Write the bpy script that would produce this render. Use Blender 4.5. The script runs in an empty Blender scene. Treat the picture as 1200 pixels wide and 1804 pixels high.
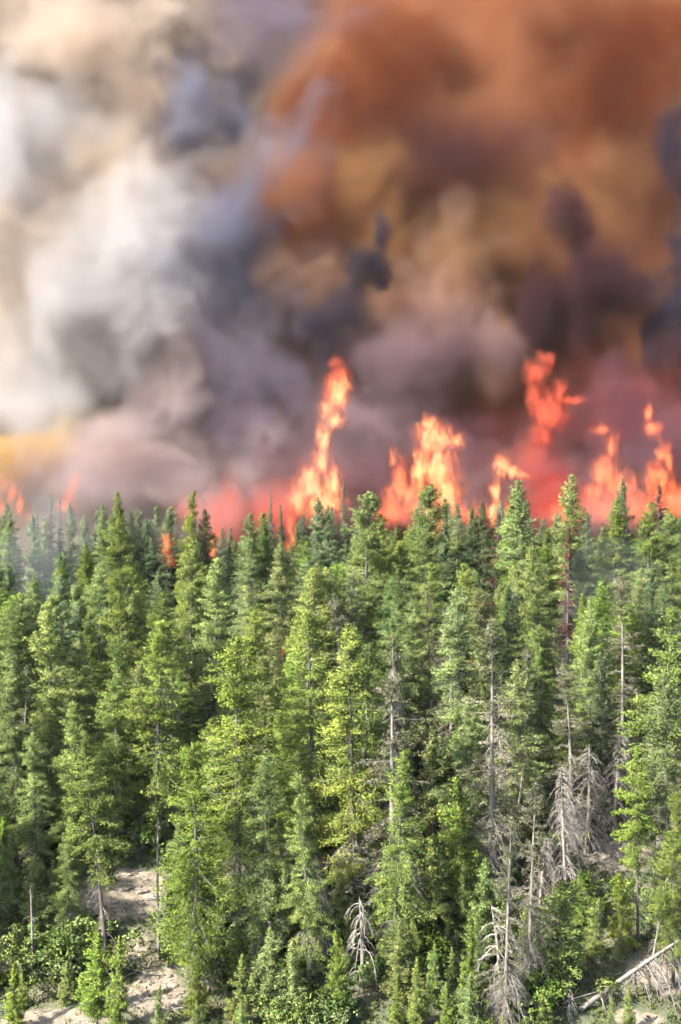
import bpy, math, random
import numpy as np
from mathutils import Vector, Matrix, noise as mnoise

random.seed(7)
RNG = np.random.default_rng(7)
C = bpy.context.scene.collection
sc = bpy.context.scene

# ------------------------------------------------------------------ camera, world, sun, exposure
F = 2178.0                     # focal length in pixels of the 1200 x 1804 photograph
PITCH = math.radians(2.68)     # looking slightly down from the air
cam_d = bpy.data.cameras.new('camera')
cam_d.sensor_fit = 'VERTICAL'
cam_d.sensor_height = 24.0
cam_d.lens = 24.0 * F / 1804.0
cam_d.clip_start = 0.5
cam_d.clip_end = 6000.0
cam = bpy.data.objects.new('camera', cam_d)
C.objects.link(cam)
cam.location = (0, 0, 0)
cam.rotation_euler = (math.radians(90) - PITCH, 0, 0)
sc.camera = cam

SUN_EL, SUN_AZ = math.radians(43), math.radians(-126)      # azimuth from +Y, clockwise positive: behind-left
sun_dir = Vector((math.sin(SUN_AZ) * math.cos(SUN_EL), math.cos(SUN_AZ) * math.cos(SUN_EL), math.sin(SUN_EL)))
w = bpy.data.worlds.new('World')
sc.world = w
w.use_nodes = True
wn = w.node_tree.nodes
sky = wn.new('ShaderNodeTexSky')
sky.sky_type = 'NISHITA'
sky.sun_disc = False
sky.sun_elevation = SUN_EL
sky.sun_rotation = SUN_AZ
sky.air_density = 1.0
sky.dust_density = 2.5
wn['Background'].inputs['Strength'].default_value = 0.105
w.node_tree.links.new(sky.outputs[0], wn['Background'].inputs['Color'])
sl = bpy.data.lights.new('sun', 'SUN')
sl.energy = 5.0
sl.angle = math.radians(0.6)
sl.color = (1.0, 0.93, 0.82)
sun = bpy.data.objects.new('sun', sl)
C.objects.link(sun)
sun.rotation_euler = (-sun_dir).to_track_quat('-Z', 'Y').to_euler()

vs = sc.view_settings
vs.view_transform = 'Standard'
vs.look = 'None'
vs.exposure = 2.55
vs.gamma = 1.0
vs.use_curve_mapping = False
sc.render.engine = 'CYCLES'
cy = sc.cycles
cy.use_adaptive_sampling = True
cy.adaptive_threshold = 0.06
cy.use_denoising = True
cy.max_bounces = 7
cy.diffuse_bounces = 3
cy.glossy_bounces = 1
cy.transmission_bounces = 3
cy.volume_bounces = 5
cy.transparent_max_bounces = 24
cy.volume_step_rate = 1.0
cy.volume_max_steps = 256
cy.sample_clamp_indirect = 6.0
cy.caustics_reflective = False
cy.caustics_refractive = False

# ------------------------------------------------------------------ helpers
CP, SP = math.cos(PITCH), math.sin(PITCH)

def ray(px, py):
    """direction through a pixel of the photograph, scaled so that its y is 1"""
    x = (px - 600.0) / F
    y = -(py - 902.0) / F
    d = Vector((x, CP + y * SP, -SP + y * CP))
    return d / d.y

def at(px, py, Y):
    return ray(px, py) * Y

def fbm(x, y, z=0.0, o=4):
    v, a, f = 0.0, 0.5, 1.0
    for _ in range(o):
        v += a * mnoise.noise(Vector((x * f, y * f, z)))
        a *= 0.5
        f *= 2.03
    return v

PY = [-3000, -200, -40, 30, 50, 62, 80, 102, 112, 130, 220, 5000]
PZ = [-60, -48, -40, -28.5, -23.6, -21.4, -18.3, -14.8, -13.6, -13.0, -14.0, -30]

def ground(x, y):
    z = float(np.interp(y, PY, PZ))
    k = max(0.0, 1.0 - max(0.0, abs(y - 70) - 60) / 60)
    z += k * (1.1 * fbm(x * 0.06 + 3.1, y * 0.06) + 0.25 * fbm(x * 0.5, y * 0.5, 4.0, 3))
    return z

def ground_hit(px, py):
    r = ray(px, py)
    lo = 40.0
    for i in range(1200):
        Y = lo + i * 0.08
        p = r * Y
        if p.z <= ground(p.x, p.y):
            return p
    return r * 100

def tag(o, label=None, cat=None, group=None, kind=None):
    if label: o['label'] = label
    if cat: o['category'] = cat
    if group: o['group'] = group
    if kind: o['kind'] = kind
    return o

def link(name, me, mat=None, parent=None):
    o = bpy.data.objects.new(name, me)
    C.objects.link(o)
    if mat is not None and me is not None and len(me.materials) == 0:
        me.materials.append(mat)
    if parent is not None: o.parent = parent
    return o

def empty(name, loc=(0, 0, 0), rz=0.0):
    o = bpy.data.objects.new(name, None)
    C.objects.link(o)
    o.location = loc
    o.rotation_euler = (0, 0, rz)
    o.empty_display_size = 0.3
    return o

def np_mesh(name, V, Fc, normals=None, tint=None, smooth=True):
    """V (n,3); Fc (m,k) all faces of one size"""
    me = bpy.data.meshes.new(name)
    V = np.ascontiguousarray(V, dtype=np.float32)
    Fc = np.ascontiguousarray(Fc, dtype=np.int32)
    m, k = Fc.shape
    me.vertices.add(len(V))
    me.vertices.foreach_set('co', V.ravel())
    me.loops.add(m * k)
    me.loops.foreach_set('vertex_index', Fc.ravel())
    me.polygons.add(m)
    me.polygons.foreach_set('loop_start', np.arange(0, m * k, k, dtype=np.int32))
    me.polygons.foreach_set('use_smooth', np.full(m, smooth, dtype=bool))
    me.update(calc_edges=True)
    if normals is not None:
        a = me.attributes.new('leaf_normal', 'FLOAT_VECTOR', 'POINT')
        a.data.foreach_set('vector', np.ascontiguousarray(normals, dtype=np.float32).ravel())
    if tint is not None:
        a = me.attributes.new('tint', 'FLOAT', 'POINT')
        a.data.foreach_set('value', np.ascontiguousarray(tint, dtype=np.float32))
    return me

class Tubes:
    """collects tapered tubes into one mesh of quads"""
    def __init__(s):
        s.V, s.F, s.n = [], [], 0
    def add(s, pts, rad, sides=5):
        pts = np.asarray(pts, float)
        k = len(pts)
        rad = np.broadcast_to(np.asarray(rad, float), (k,))
        d = np.gradient(pts, axis=0)
        d /= np.linalg.norm(d, axis=1, keepdims=True) + 1e-9
        ref = np.where(np.abs(d[:, 2:3]) > 0.9, np.array([[1.0, 0, 0]]), np.array([[0, 0, 1.0]]))
        a = np.cross(d, ref); a /= np.linalg.norm(a, axis=1, keepdims=True) + 1e-9
        b = np.cross(d, a)
        t = np.arange(sides) * 2 * math.pi / sides
        ring = pts[:, None, :] + rad[:, None, None] * (np.cos(t)[None, :, None] * a[:, None, :] + np.sin(t)[None, :, None] * b[:, None, :])
        s.V.append(ring.reshape(-1, 3))
        i = np.arange(k - 1)[:, None] * sides
        j = np.arange(sides)[None, :]
        j2 = (j + 1) % sides
        q = np.stack([i + j, i + j2, i + sides + j2, i + sides + j], -1).reshape(-1, 4) + s.n
        s.F.append(q)
        s.n += k * sides
    def mesh(s, name):
        return np_mesh(name, np.concatenate(s.V), np.concatenate(s.F))

# ------------------------------------------------------------------ materials
def mat_new(name):
    m = bpy.data.materials.new(name)
    m.use_nodes = True
    nt = m.node_tree
    for n in list(nt.nodes): nt.nodes.remove(n)
    out = nt.nodes.new('ShaderNodeOutputMaterial')
    return m, nt, out

def N(nt, t, **kw):
    n = nt.nodes.new(t)
    for k, v in kw.items(): setattr(n, k, v)
    return n

def ramp(nt, fac, stops):
    r = N(nt, 'ShaderNodeValToRGB')
    e = r.color_ramp.elements
    while len(e) < len(stops): e.new(0.5)
    for el, (p, c) in zip(e, stops):
        el.position = p
        el.color = (*c, 1.0)
    nt.links.new(fac, r.inputs[0])
    return r.outputs[0]

def leaf_material(name, stops, var=0.12, translucent=0.27):
    """needles: colour from a random tint per spray, shifted a little per tree"""
    m, nt, out = mat_new(name)
    L = nt.links
    at_ = N(nt, 'ShaderNodeAttribute', attribute_name='tint')
    oi = N(nt, 'ShaderNodeObjectInfo')
    col = ramp(nt, at_.outputs['Fac'], stops)
    hsv = N(nt, 'ShaderNodeHueSaturation')
    mr = N(nt, 'ShaderNodeMapRange'); mr.inputs[3].default_value = 0.5 - var * 0.16; mr.inputs[4].default_value = 0.5 + var * 0.16
    L.new(oi.outputs['Random'], mr.inputs[0]); L.new(mr.outputs[0], hsv.inputs['Hue'])
    ml = N(nt, 'ShaderNodeMath', operation='MULTIPLY'); ml.inputs[1].default_value = 7.31
    fr = N(nt, 'ShaderNodeMath', operation='FRACT')
    L.new(oi.outputs['Random'], ml.inputs[0]); L.new(ml.outputs[0], fr.inputs[0])
    mv = N(nt, 'ShaderNodeMapRange'); mv.inputs[3].default_value = 1.0 - var * 2.2; mv.inputs[4].default_value = 1.0 + var * 1.8
    L.new(fr.outputs[0], mv.inputs[0]); L.new(mv.outputs[0], hsv.inputs['Value'])
    ms = N(nt, 'ShaderNodeMapRange'); ms.inputs[3].default_value = 0.82; ms.inputs[4].default_value = 1.1
    ml2 = N(nt, 'ShaderNodeMath', operation='MULTIPLY'); ml2.inputs[1].default_value = 13.7
    fr2 = N(nt, 'ShaderNodeMath', operation='FRACT')
    L.new(oi.outputs['Random'], ml2.inputs[0]); L.new(ml2.outputs[0], fr2.inputs[0])
    L.new(fr2.outputs[0], ms.inputs[0]); L.new(ms.outputs[0], hsv.inputs['Saturation'])
    L.new(col, hsv.inputs['Color'])
    an = N(nt, 'ShaderNodeAttribute', attribute_name='leaf_normal')
    vt = N(nt, 'ShaderNodeVectorTransform', vector_type='NORMAL', convert_from='OBJECT', convert_to='WORLD')
    L.new(an.outputs['Vector'], vt.inputs[0])
    d = N(nt, 'ShaderNodeBsdfDiffuse')
    t = N(nt, 'ShaderNodeBsdfTranslucent')
    L.new(hsv.outputs[0], d.inputs['Color']); L.new(hsv.outputs[0], t.inputs['Color'])
    L.new(vt.outputs[0], d.inputs['Normal']); L.new(vt.outputs[0], t.inputs['Normal'])
    mx = N(nt, 'ShaderNodeMixShader'); mx.inputs[0].default_value = translucent
    L.new(d.outputs[0], mx.inputs[1]); L.new(t.outputs[0], mx.inputs[2])
    L.new(mx.outputs[0], out.inputs['Surface'])
    return m

def noise_material(name, c1, c2, scale=6.0, rough=0.9, stretch=(1, 1, 1), bump=0.3, detail=5):
    m, nt, out = mat_new(name)
    L = nt.links
    tc = N(nt, 'ShaderNodeTexCoord')
    mp = N(nt, 'ShaderNodeMapping'); mp.inputs['Scale'].default_value = stretch
    L.new(tc.outputs['Object'], mp.inputs[0])
    no = N(nt, 'ShaderNodeTexNoise'); no.inputs['Scale'].default_value = scale; no.inputs['Detail'].default_value = detail
    L.new(mp.outputs[0], no.inputs['Vector'])
    col = ramp(nt, no.outputs['Fac'], [(0.32, c1), (0.68, c2)])
    b = N(nt, 'ShaderNodeBsdfPrincipled')
    b.inputs['Roughness'].default_value = rough
    L.new(col, b.inputs['Base Color'])
    bp = N(nt, 'ShaderNodeBump'); bp.inputs['Strength'].default_value = bump; bp.inputs['Distance'].default_value = 0.03
    L.new(no.outputs['Fac'], bp.inputs['Height']); L.new(bp.outputs[0], b.inputs['Normal'])
    L.new(b.outputs[0], out.inputs['Surface'])
    return m

M = {}
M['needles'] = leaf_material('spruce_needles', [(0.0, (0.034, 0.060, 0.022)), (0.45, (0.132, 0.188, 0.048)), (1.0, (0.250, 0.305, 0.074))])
M['needles_yellow'] = leaf_material('bright_needles', [(0.0, (0.048, 0.080, 0.024)), (0.45, (0.152, 0.210, 0.050)), (1.0, (0.262, 0.312, 0.082))])
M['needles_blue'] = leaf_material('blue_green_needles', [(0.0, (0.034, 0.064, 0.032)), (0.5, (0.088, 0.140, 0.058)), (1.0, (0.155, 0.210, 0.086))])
M['needles_grey'] = leaf_material('lichened_needles', [(0.0, (0.070, 0.085, 0.040)), (0.4, (0.120, 0.138, 0.062)), (0.75, (0.165, 0.162, 0.108)), (1.0, (0.21, 0.195, 0.155))], var=0.06)
M['needles_red'] = leaf_material('scorched_needles', [(0.0, (0.055, 0.028, 0.026)), (1.0, (0.15, 0.065, 0.050))], var=0.04)
M['leaves'] = leaf_material('shrub_leaves', [(0.0, (0.055, 0.090, 0.022)), (0.5, (0.115, 0.165, 0.038)), (1.0, (0.19, 0.225, 0.075))])
M['leaves_dark'] = leaf_material('dark_shrub_leaves', [(0.0, (0.036, 0.062, 0.020)), (0.5, (0.080, 0.122, 0.032)), (1.0, (0.14, 0.180, 0.055))])
M['leaves_dry'] = leaf_material('dry_brush_leaves', [(0.0, (0.12, 0.085, 0.05)), (0.5, (0.21, 0.155, 0.095)), (1.0, (0.33, 0.24, 0.15))], var=0.05)
M['bark'] = noise_material('spruce_bark', (0.028, 0.024, 0.021), (0.078, 0.067, 0.059), 9.0, stretch=(1, 1, 0.25))
M['pale_bark'] = noise_material('weathered_bark', (0.07, 0.062, 0.055), (0.17, 0.155, 0.14), 8.0, stretch=(1, 1, 0.25))
M['twig'] = noise_material('dead_twig', (0.085, 0.076, 0.068), (0.20, 0.182, 0.165), 3.0, bump=0.1)
M['bone'] = noise_material('bleached_wood', (0.07, 0.064, 0.058), (0.18, 0.166, 0.152), 5.0, bump=0.2)
M['log_wood'] = noise_material('grey_log_wood', (0.045, 0.040, 0.035), (0.17, 0.155, 0.135), 4.0, stretch=(1, 1, 1), bump=0.5)
M['stone'] = noise_material('pale_stone', (0.07, 0.06, 0.047), (0.185, 0.162, 0.13), 3.0, bump=0.6)

# ------------------------------------------------------------------ ground
PATCHES = [  # bare sandy places: pixel centre, half sizes in metres
    (222, 1575, 2.5, 2.4, 1.0), (278, 1750, 1.3, 2.0, 1.0), (90, 1800, 2.3, 0.8, 0.9), (1098, 1512, 1.9, 1.6, 0.9),
    (1165, 1720, 1.6, 1.6, 0.7), (240, 1670, 0.6, 1.3, 0.9), (5, 1690, 1.1, 1.3, 0.6), (500, 1715, 0.6, 0.6, 0.7), (1130, 1795, 1.4, 0.6, 0.8)]

def base_z(x, y): return ground(x, y)
PW = []
for (px, py, hx, hy, s) in PATCHES:
    p = ground_hit(px, py)
    PW.append((p.x, p.y, hx, hy, s))

def sandiness(x, y):
    v = 0.0
    for (cx, cy_, hx, hy, s) in PW:
        q = ((x - cx) / hx) ** 2 + ((y - cy_) / hy) ** 2
        if q < 4:
            v = max(v, s * min(1.0, max(0.0, 1.35 - q + 1.1 * fbm(x * 0.8, y * 0.8, 2.0, 3))))
    return v

def build_ground():
    xs = np.unique(np.concatenate([np.linspace(-4000, -60, 12), np.linspace(-60, -26, 20), np.linspace(-26, 26, 190), np.linspace(26, 60, 20), np.linspace(60, 4000, 12)]))
    ys = np.unique(np.concatenate([np.linspace(-3000, 30, 16), np.linspace(30, 44, 16), np.linspace(44, 72, 130), np.linspace(72, 125, 90), np.linspace(125, 230, 24), np.linspace(230, 5000, 14)]))
    V = np.zeros((len(ys), len(xs), 3)); S = np.zeros((len(ys), len(xs)))
    for j, y in enumerate(ys):
        for i, x in enumerate(xs):
            V[j, i] = (x, y, ground(x, y))
            if 44 < y < 75 and abs(x) < 26: S[j, i] = sandiness(x, y)
    nx = len(xs)
    j, i = np.meshgrid(np.arange(len(ys) - 1), np.arange(nx - 1), indexing='ij')
    a = (j * nx + i).ravel()
    Fq = np.stack([a, a + 1, a + nx + 1, a + nx], 1)
    me = np_mesh('ground', V.reshape(-1, 3), Fq, tint=S.ravel())
    m, nt, out = mat_new('forest_floor')
    L = nt.links
    tc = N(nt, 'ShaderNodeTexCoord')
    n1 = N(nt, 'ShaderNodeTexNoise'); n1.inputs['Scale'].default_value = 0.6; n1.inputs['Detail'].default_value = 8
    n2 = N(nt, 'ShaderNodeTexNoise'); n2.inputs['Scale'].default_value = 3.0; n2.inputs['Detail'].default_value = 8; n2.inputs['Roughness'].default_value = 0.7
    L.new(tc.outputs['Object'], n1.inputs['Vector']); L.new(tc.outputs['Object'], n2.inputs['Vector'])
    soil = ramp(nt, n1.outputs['Fac'], [(0.35, (0.032, 0.042, 0.020)), (0.5, (0.055, 0.058, 0.030)), (0.68, (0.095, 0.080, 0.052))])
    sand = ramp(nt, n2.outputs['Fac'], [(0.3, (0.060, 0.050, 0.035)), (0.5, (0.120, 0.101, 0.074)), (0.7, (0.185, 0.158, 0.120))])
    at_ = N(nt, 'ShaderNodeAttribute', attribute_name='tint')
    ad = N(nt, 'ShaderNodeMath', operation='ADD')
    sb = N(nt, 'ShaderNodeMath', operation='MULTIPLY_ADD'); sb.inputs[1].default_value = 0.9; sb.inputs[2].default_value = -0.45
    L.new(n2.outputs['Fac'], sb.inputs[0]); L.new(at_.outputs['Fac'], ad.inputs[0]); L.new(sb.outputs[0], ad.inputs[1])
    mr = N(nt, 'ShaderNodeMapRange', interpolation_type='SMOOTHSTEP'); mr.inputs[1].default_value = 0.3; mr.inputs[2].default_value = 0.6
    L.new(ad.outputs[0], mr.inputs[0])
    mx = N(nt, 'ShaderNodeMix', data_type='RGBA')
    L.new(mr.outputs[0], mx.inputs[0]); L.new(soil, mx.inputs[6]); L.new(sand, mx.inputs[7])
    b = N(nt, 'ShaderNodeBsdfPrincipled'); b.inputs['Roughness'].default_value = 0.95
    L.new(mx.outputs[2], b.inputs['Base Color'])
    bp = N(nt, 'ShaderNodeBump'); bp.inputs['Strength'].default_value = 0.8; bp.inputs['Distance'].default_value = 0.15
    L.new(n2.outputs['Fac'], bp.inputs['Height']); L.new(bp.outputs[0], b.inputs['Normal'])
    L.new(b.outputs[0], out.inputs['Surface'])
    o = link('ground', me, m)
    tag(o, 'sloping forest floor of dark soil with bare sandy patches', None, None, 'structure')
build_ground()

# ------------------------------------------------------------------ smoke (real volumes, one per plume)
def gn_volume(name, blobs, bounds, voxel, gain, bias, nscale, namp, ndetail, mat_v, mat_s, thr, stretch=(1, 1, 1), seed=0.0, distortion=0.6, soft=(0.0, 0.6), rough=0.69, body='smoke_body'):
    """One object whose geometry is a density grid (a union of ellipsoids broken up by noise) and the shell around it.
    blobs: (centre, radii, weight) in metres; bounds: (min, max)."""
    ng = bpy.data.node_groups.new(name + '_field', 'GeometryNodeTree')
    ng.interface.new_socket('Geometry', in_out='OUTPUT', socket_type='NodeSocketGeometry')
    L = ng.links
    pos = N(ng, 'GeometryNodeInputPosition')
    # warped position
    wn_ = N(ng, 'ShaderNodeTexNoise', noise_dimensions='3D')
    wn_.inputs['Scale'].default_value = nscale * 0.6; wn_.inputs['Detail'].default_value = 2
    off = N(ng, 'ShaderNodeVectorMath', operation='ADD'); off.inputs[1].default_value = (seed * 17.3, seed * 5.1, seed * 9.7)
    L.new(pos.outputs[0], off.inputs[0])
    scl = N(ng, 'ShaderNodeVectorMath', operation='MULTIPLY'); scl.inputs[1].default_value = stretch
    L.new(off.outputs[0], scl.inputs[0]); L.new(scl.outputs[0], wn_.inputs['Vector'])
    cen = N(ng, 'ShaderNodeVectorMath', operation='SUBTRACT'); cen.inputs[1].default_value = (0.5, 0.5, 0.5)
    L.new(wn_.outputs['Color'], cen.inputs[0])
    wsc = N(ng, 'ShaderNodeVectorMath', operation='SCALE'); wsc.inputs['Scale'].default_value = distortion / nscale
    L.new(cen.outputs[0], wsc.inputs[0])
    wp = N(ng, 'ShaderNodeVectorMath', operation='ADD')
    L.new(pos.outputs[0], wp.inputs[0]); L.new(wsc.outputs[0], wp.inputs[1])
    acc = None
    for (c, r, wgt) in blobs:
        s1 = N(ng, 'ShaderNodeVectorMath', operation='SUBTRACT'); s1.inputs[1].default_value = c
        L.new(wp.outputs[0], s1.inputs[0])
        s2 = N(ng, 'ShaderNodeVectorMath', operation='DIVIDE'); s2.inputs[1].default_value = r
        L.new(s1.outputs[0], s2.inputs[0])
        s3 = N(ng, 'ShaderNodeVectorMath', operation='LENGTH'); L.new(s2.outputs[0], s3.inputs[0])
        s4 = N(ng, 'ShaderNodeMath', operation='MULTIPLY_ADD'); s4.inputs[1].default_value = -wgt; s4.inputs[2].default_value = wgt
        L.new(s3.outputs['Value'], s4.inputs[0])
        if acc is None: acc = s4.outputs[0]
        else:
            mx = N(ng, 'ShaderNodeMath', operation='SMOOTH_MAX'); mx.inputs[2].default_value = 0.25
            L.new(acc, mx.inputs[0]); L.new(s4.outputs[0], mx.inputs[1]); acc = mx.outputs[0]
    no = N(ng, 'ShaderNodeTexNoise', noise_dimensions='3D')
    no.inputs['Scale'].default_value = nscale; no.inputs['Detail'].default_value = ndetail; no.inputs['Roughness'].default_value = rough
    scl2 = N(ng, 'ShaderNodeVectorMath', operation='ADD'); L.new(scl.outputs[0], scl2.inputs[0]); L.new(wsc.outputs[0], scl2.inputs[1])
    L.new(scl2.outputs[0], no.inputs['Vector'])
    na = N(ng, 'ShaderNodeMath', operation='MULTIPLY_ADD'); na.inputs[1].default_value = namp; na.inputs[2].default_value = -0.5 * namp + bias
    L.new(no.outputs['Fac'], na.inputs[0])
    sm = N(ng, 'ShaderNodeMath', operation='ADD'); L.new(acc, sm.inputs[0]); L.new(na.outputs[0], sm.inputs[1])
    mr = N(ng, 'ShaderNodeMapRange', interpolation_type='SMOOTHSTEP')
    mr.inputs[1].default_value = soft[0]; mr.inputs[2].default_value = soft[1]; mr.inputs[3].default_value = 0; mr.inputs[4].default_value = gain
    L.new(sm.outputs[0], mr.inputs[0])
    vc = N(ng, 'GeometryNodeVolumeCube')
    L.new(mr.outputs[0], vc.inputs['Density'])
    mn, mxx = bounds
    vc.inputs['Min'].default_value = mn; vc.inputs['Max'].default_value = mxx
    for ax, i in zip(('X', 'Y', 'Z'), range(3)):
        vc.inputs['Resolution ' + ax].default_value = max(4, int((mxx[i] - mn[i]) / voxel))
    go = N(ng, 'NodeGroupOutput')
    # first pass: the shell of the plume, baked into an ordinary mesh
    v2m = N(ng, 'GeometryNodeVolumeToMesh')
    L.new(vc.outputs[0], v2m.inputs['Volume'])
    v2m.inputs['Threshold'].default_value = thr * gain
    v2m.inputs['Adaptivity'].default_value = 0.2
    v2m.resolution_mode = 'VOXEL_SIZE'
    v2m.inputs['Voxel Size'].default_value = voxel * 2.0
    L.new(v2m.outputs[0], go.inputs[0])
    tmp_me = bpy.data.meshes.new(name)
    tmp = link('bake', tmp_me)
    md = tmp.modifiers.new('field', 'NODES'); md.node_group = ng
    dg = bpy.context.evaluated_depsgraph_get()
    me = bpy.data.meshes.new_from_object(tmp.evaluated_get(dg), depsgraph=dg)
    bpy.data.objects.remove(tmp)
    me.name = name
    me.materials.clear()
    me.polygons.foreach_set('use_smooth', np.ones(len(me.polygons), dtype=bool))
    o = link(name, me, mat_s)
    # second pass: the density itself, in a Volume object under it
    smv = N(ng, 'GeometryNodeSetMaterial'); smv.inputs['Material'].default_value = mat_v
    L.new(vc.outputs[0], smv.inputs[0])
    for l in list(go.inputs[0].links): L.remove(l)
    L.new(smv.outputs[0], go.inputs[0])
    vd = bpy.data.volumes.new(body)
    vo = link(body, vd, mat_v, o)
    md = vo.modifiers.new('field', 'NODES'); md.node_group = ng
    return o

def smoke_material(name, color, aniso=0.5, step=1.0):
    m, nt, out = mat_new(name)
    v = N(nt, 'ShaderNodeVolumePrincipled')
    v.inputs['Color'].default_value = (*color, 1)
    v.inputs['Density'].default_value = 1.0
    v.inputs['Density Attribute'].default_value = 'density'
    v.inputs['Anisotropy'].default_value = aniso
    nt.links.new(v.outputs[0], out.inputs['Volume'])
    m.cycles.volume_step_rate = step
    # the thin outermost film of the plume
    s, nt2, out2 = mat_new(name + '_film')
    t = N(nt2, 'ShaderNodeBsdfTransparent'); d = N(nt2, 'ShaderNodeBsdfDiffuse')
    d.inputs['Color'].default_value = (*color, 1)
    mx = N(nt2, 'ShaderNodeMixShader'); mx.inputs[0].default_value = 0.006
    nt2.links.new(t.outputs[0], mx.inputs[1]); nt2.links.new(d.outputs[0], mx.inputs[2]); nt2.links.new(mx.outputs[0], out2.inputs['Surface'])
    return m, s

def flame_material(name, stops, power, dens, step=1.0):
    m, nt, out = mat_new(name)
    L = nt.links
    a = N(nt, 'ShaderNodeAttribute', attribute_name='density')
    col = ramp(nt, a.outputs['Fac'], stops)
    v = N(nt, 'ShaderNodeVolumePrincipled')
    v.inputs['Density Attribute'].default_value = 'density'
    v.inputs['Density'].default_value = dens
    v.inputs['Color'].default_value = (0.12, 0.06, 0.04, 1)
    pw = N(nt, 'ShaderNodeMath', operation='POWER'); pw.inputs[1].default_value = 1.5
    mu = N(nt, 'ShaderNodeMath', operation='MULTIPLY'); mu.inputs[1].default_value = power
    L.new(a.outputs['Fac'], pw.inputs[0]); L.new(pw.outputs[0], mu.inputs[0])
    L.new(mu.outputs[0], v.inputs['Emission Strength']); L.new(col, v.inputs['Emission Color'])
    L.new(v.outputs[0], out.inputs['Volume'])
    m.cycles.volume_step_rate = step
    s, nt2, out2 = mat_new(name + '_film')
    t = N(nt2, 'ShaderNodeBsdfTransparent'); d = N(nt2, 'ShaderNodeEmission')
    d.inputs['Color'].default_value = (1.0, 0.2, 0.05, 1); d.inputs['Strength'].default_value = 0.3
    mx = N(nt2, 'ShaderNodeMixShader'); mx.inputs[0].default_value = 0.004
    nt2.links.new(t.outputs[0], mx.inputs[1]); nt2.links.new(d.outputs[0], mx.inputs[2]); nt2.links.new(mx.outputs[0], out2.inputs['Surface'])
    return m, s

def px_blob(px, py, rx, ry, Y, rd=None, wgt=1.0):
    c = at(px, py, Y)
    k = Y / F
    return ((c.x, c.y, c.z), (rx * k, (rd if rd else 0.5 * (rx + ry) * k), ry * k), wgt)

def blob_bounds(blobs, pad=1.25):
    mn = [min(b[0][i] - b[1][i] * pad for b in blobs) for i in range(3)]
    mx = [max(b[0][i] + b[1][i] * pad for b in blobs) for i in range(3)]
    return tuple(mn), tuple(mx)

SM = {
    'white': smoke_material('white_smoke', (0.577, 0.567, 0.577)),
    'tan': smoke_material('tan_smoke', (0.423, 0.356, 0.3)),
    'peach': smoke_material('peach_smoke', (0.569, 0.483, 0.408)),
    'sienna': smoke_material('sienna_smoke', (0.507, 0.335, 0.252)),
    'pink': smoke_material('pink_smoke', (0.521, 0.437, 0.44)),
    'gold': smoke_material('sun_tinted_smoke', (0.569, 0.412, 0.182)),  # albedo carries the orange of sunlight filtered through smoke
    'brown': smoke_material('brown_smoke', (0.446, 0.235, 0.13)),
    'rust': smoke_material('rust_smoke', (0.188, 0.055, 0.018)),
    'amber': smoke_material('amber_smoke', (0.446, 0.26, 0.118)),
    'mauve': smoke_material('mauve_smoke', (0.381, 0.283, 0.313)),
    'grey': smoke_material('grey_smoke', (0.26, 0.221, 0.286)),
    'blue': smoke_material('blue_grey_smoke', (0.268, 0.279, 0.368)),
    'plum': smoke_material('plum_smoke', (0.276, 0.134, 0.173)),
    'dark': smoke_material('sooty_smoke', (0.101, 0.048, 0.057)),
    'soot': smoke_material('black_smoke', (0.064, 0.055, 0.082)),
    'haze': smoke_material('thin_blue_smoke', (0.507, 0.544, 0.593)),
}

def plume(name, kind, label, Y, specs, voxel=0.36, gain=0.5, nscale=0.14, namp=3.2, bias=-0.05, soft=(-0.02, 0.95), detail=7, thr=0.12, depth=None, seed=None, cat='smoke', kindtag=None, distortion=2.5, grow=1.33, group='smoke billowing behind the forest'):
    blobs = [px_blob(px, py, rx * grow, ry * grow, Y + (s[0] if s else 0), depth) for (px, py, rx, ry, *s) in specs]
    mv, ms = SM[kind]
    o = gn_volume(name, blobs, blob_bounds(blobs, 1.65), voxel, gain, bias, nscale, namp, detail, mv, ms, thr, seed=seed if seed is not None else Y * 0.37, soft=soft, distortion=distortion)
    tag(o, label, cat if kindtag is None else None, group, kindtag)
    return o

# the two great banks behind everything (they cover the whole width, so nothing shows through)
def bank(name, kind, label, x0, x1, y0, y1, z0, z1, seed, blobs, gain=0.4, namp=1.0, bias=0.15):
    mv, ms = SM[kind]
    o = gn_volume(name, blobs, ((x0, y0, z0), (x1, y1, z1)), 0.8, gain, bias, 0.10, namp, 6, mv, ms, 0.25, seed=seed, soft=(0.0, 0.7), distortion=2.5)
    tag(o, label, None, None, 'stuff')
    return o
bank('brown_smoke_bank', 'brown', 'thick brown smoke bank filling the upper right sky', -26, 62, 134, 164, -22, 72, 2.2,
     [((28, 149, 30), (42, 15, 48), 1.6), ((14, 149, 0), (34, 15, 26), 1.6), ((40, 149, 10), (30, 15, 40), 1.6)], namp=1.0)
bank('pale_smoke_bank', 'tan', 'pale tan smoke bank filling the left sky', -62, 16, 138, 166, -22, 72, 4.1,
     [((-34, 152, 28), (32, 14, 52), 1.6), ((-14, 152, 8), (24, 13, 30), 1.5), ((-16, 152, 52), (24, 13, 18), 1.5)], namp=0.8)

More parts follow.
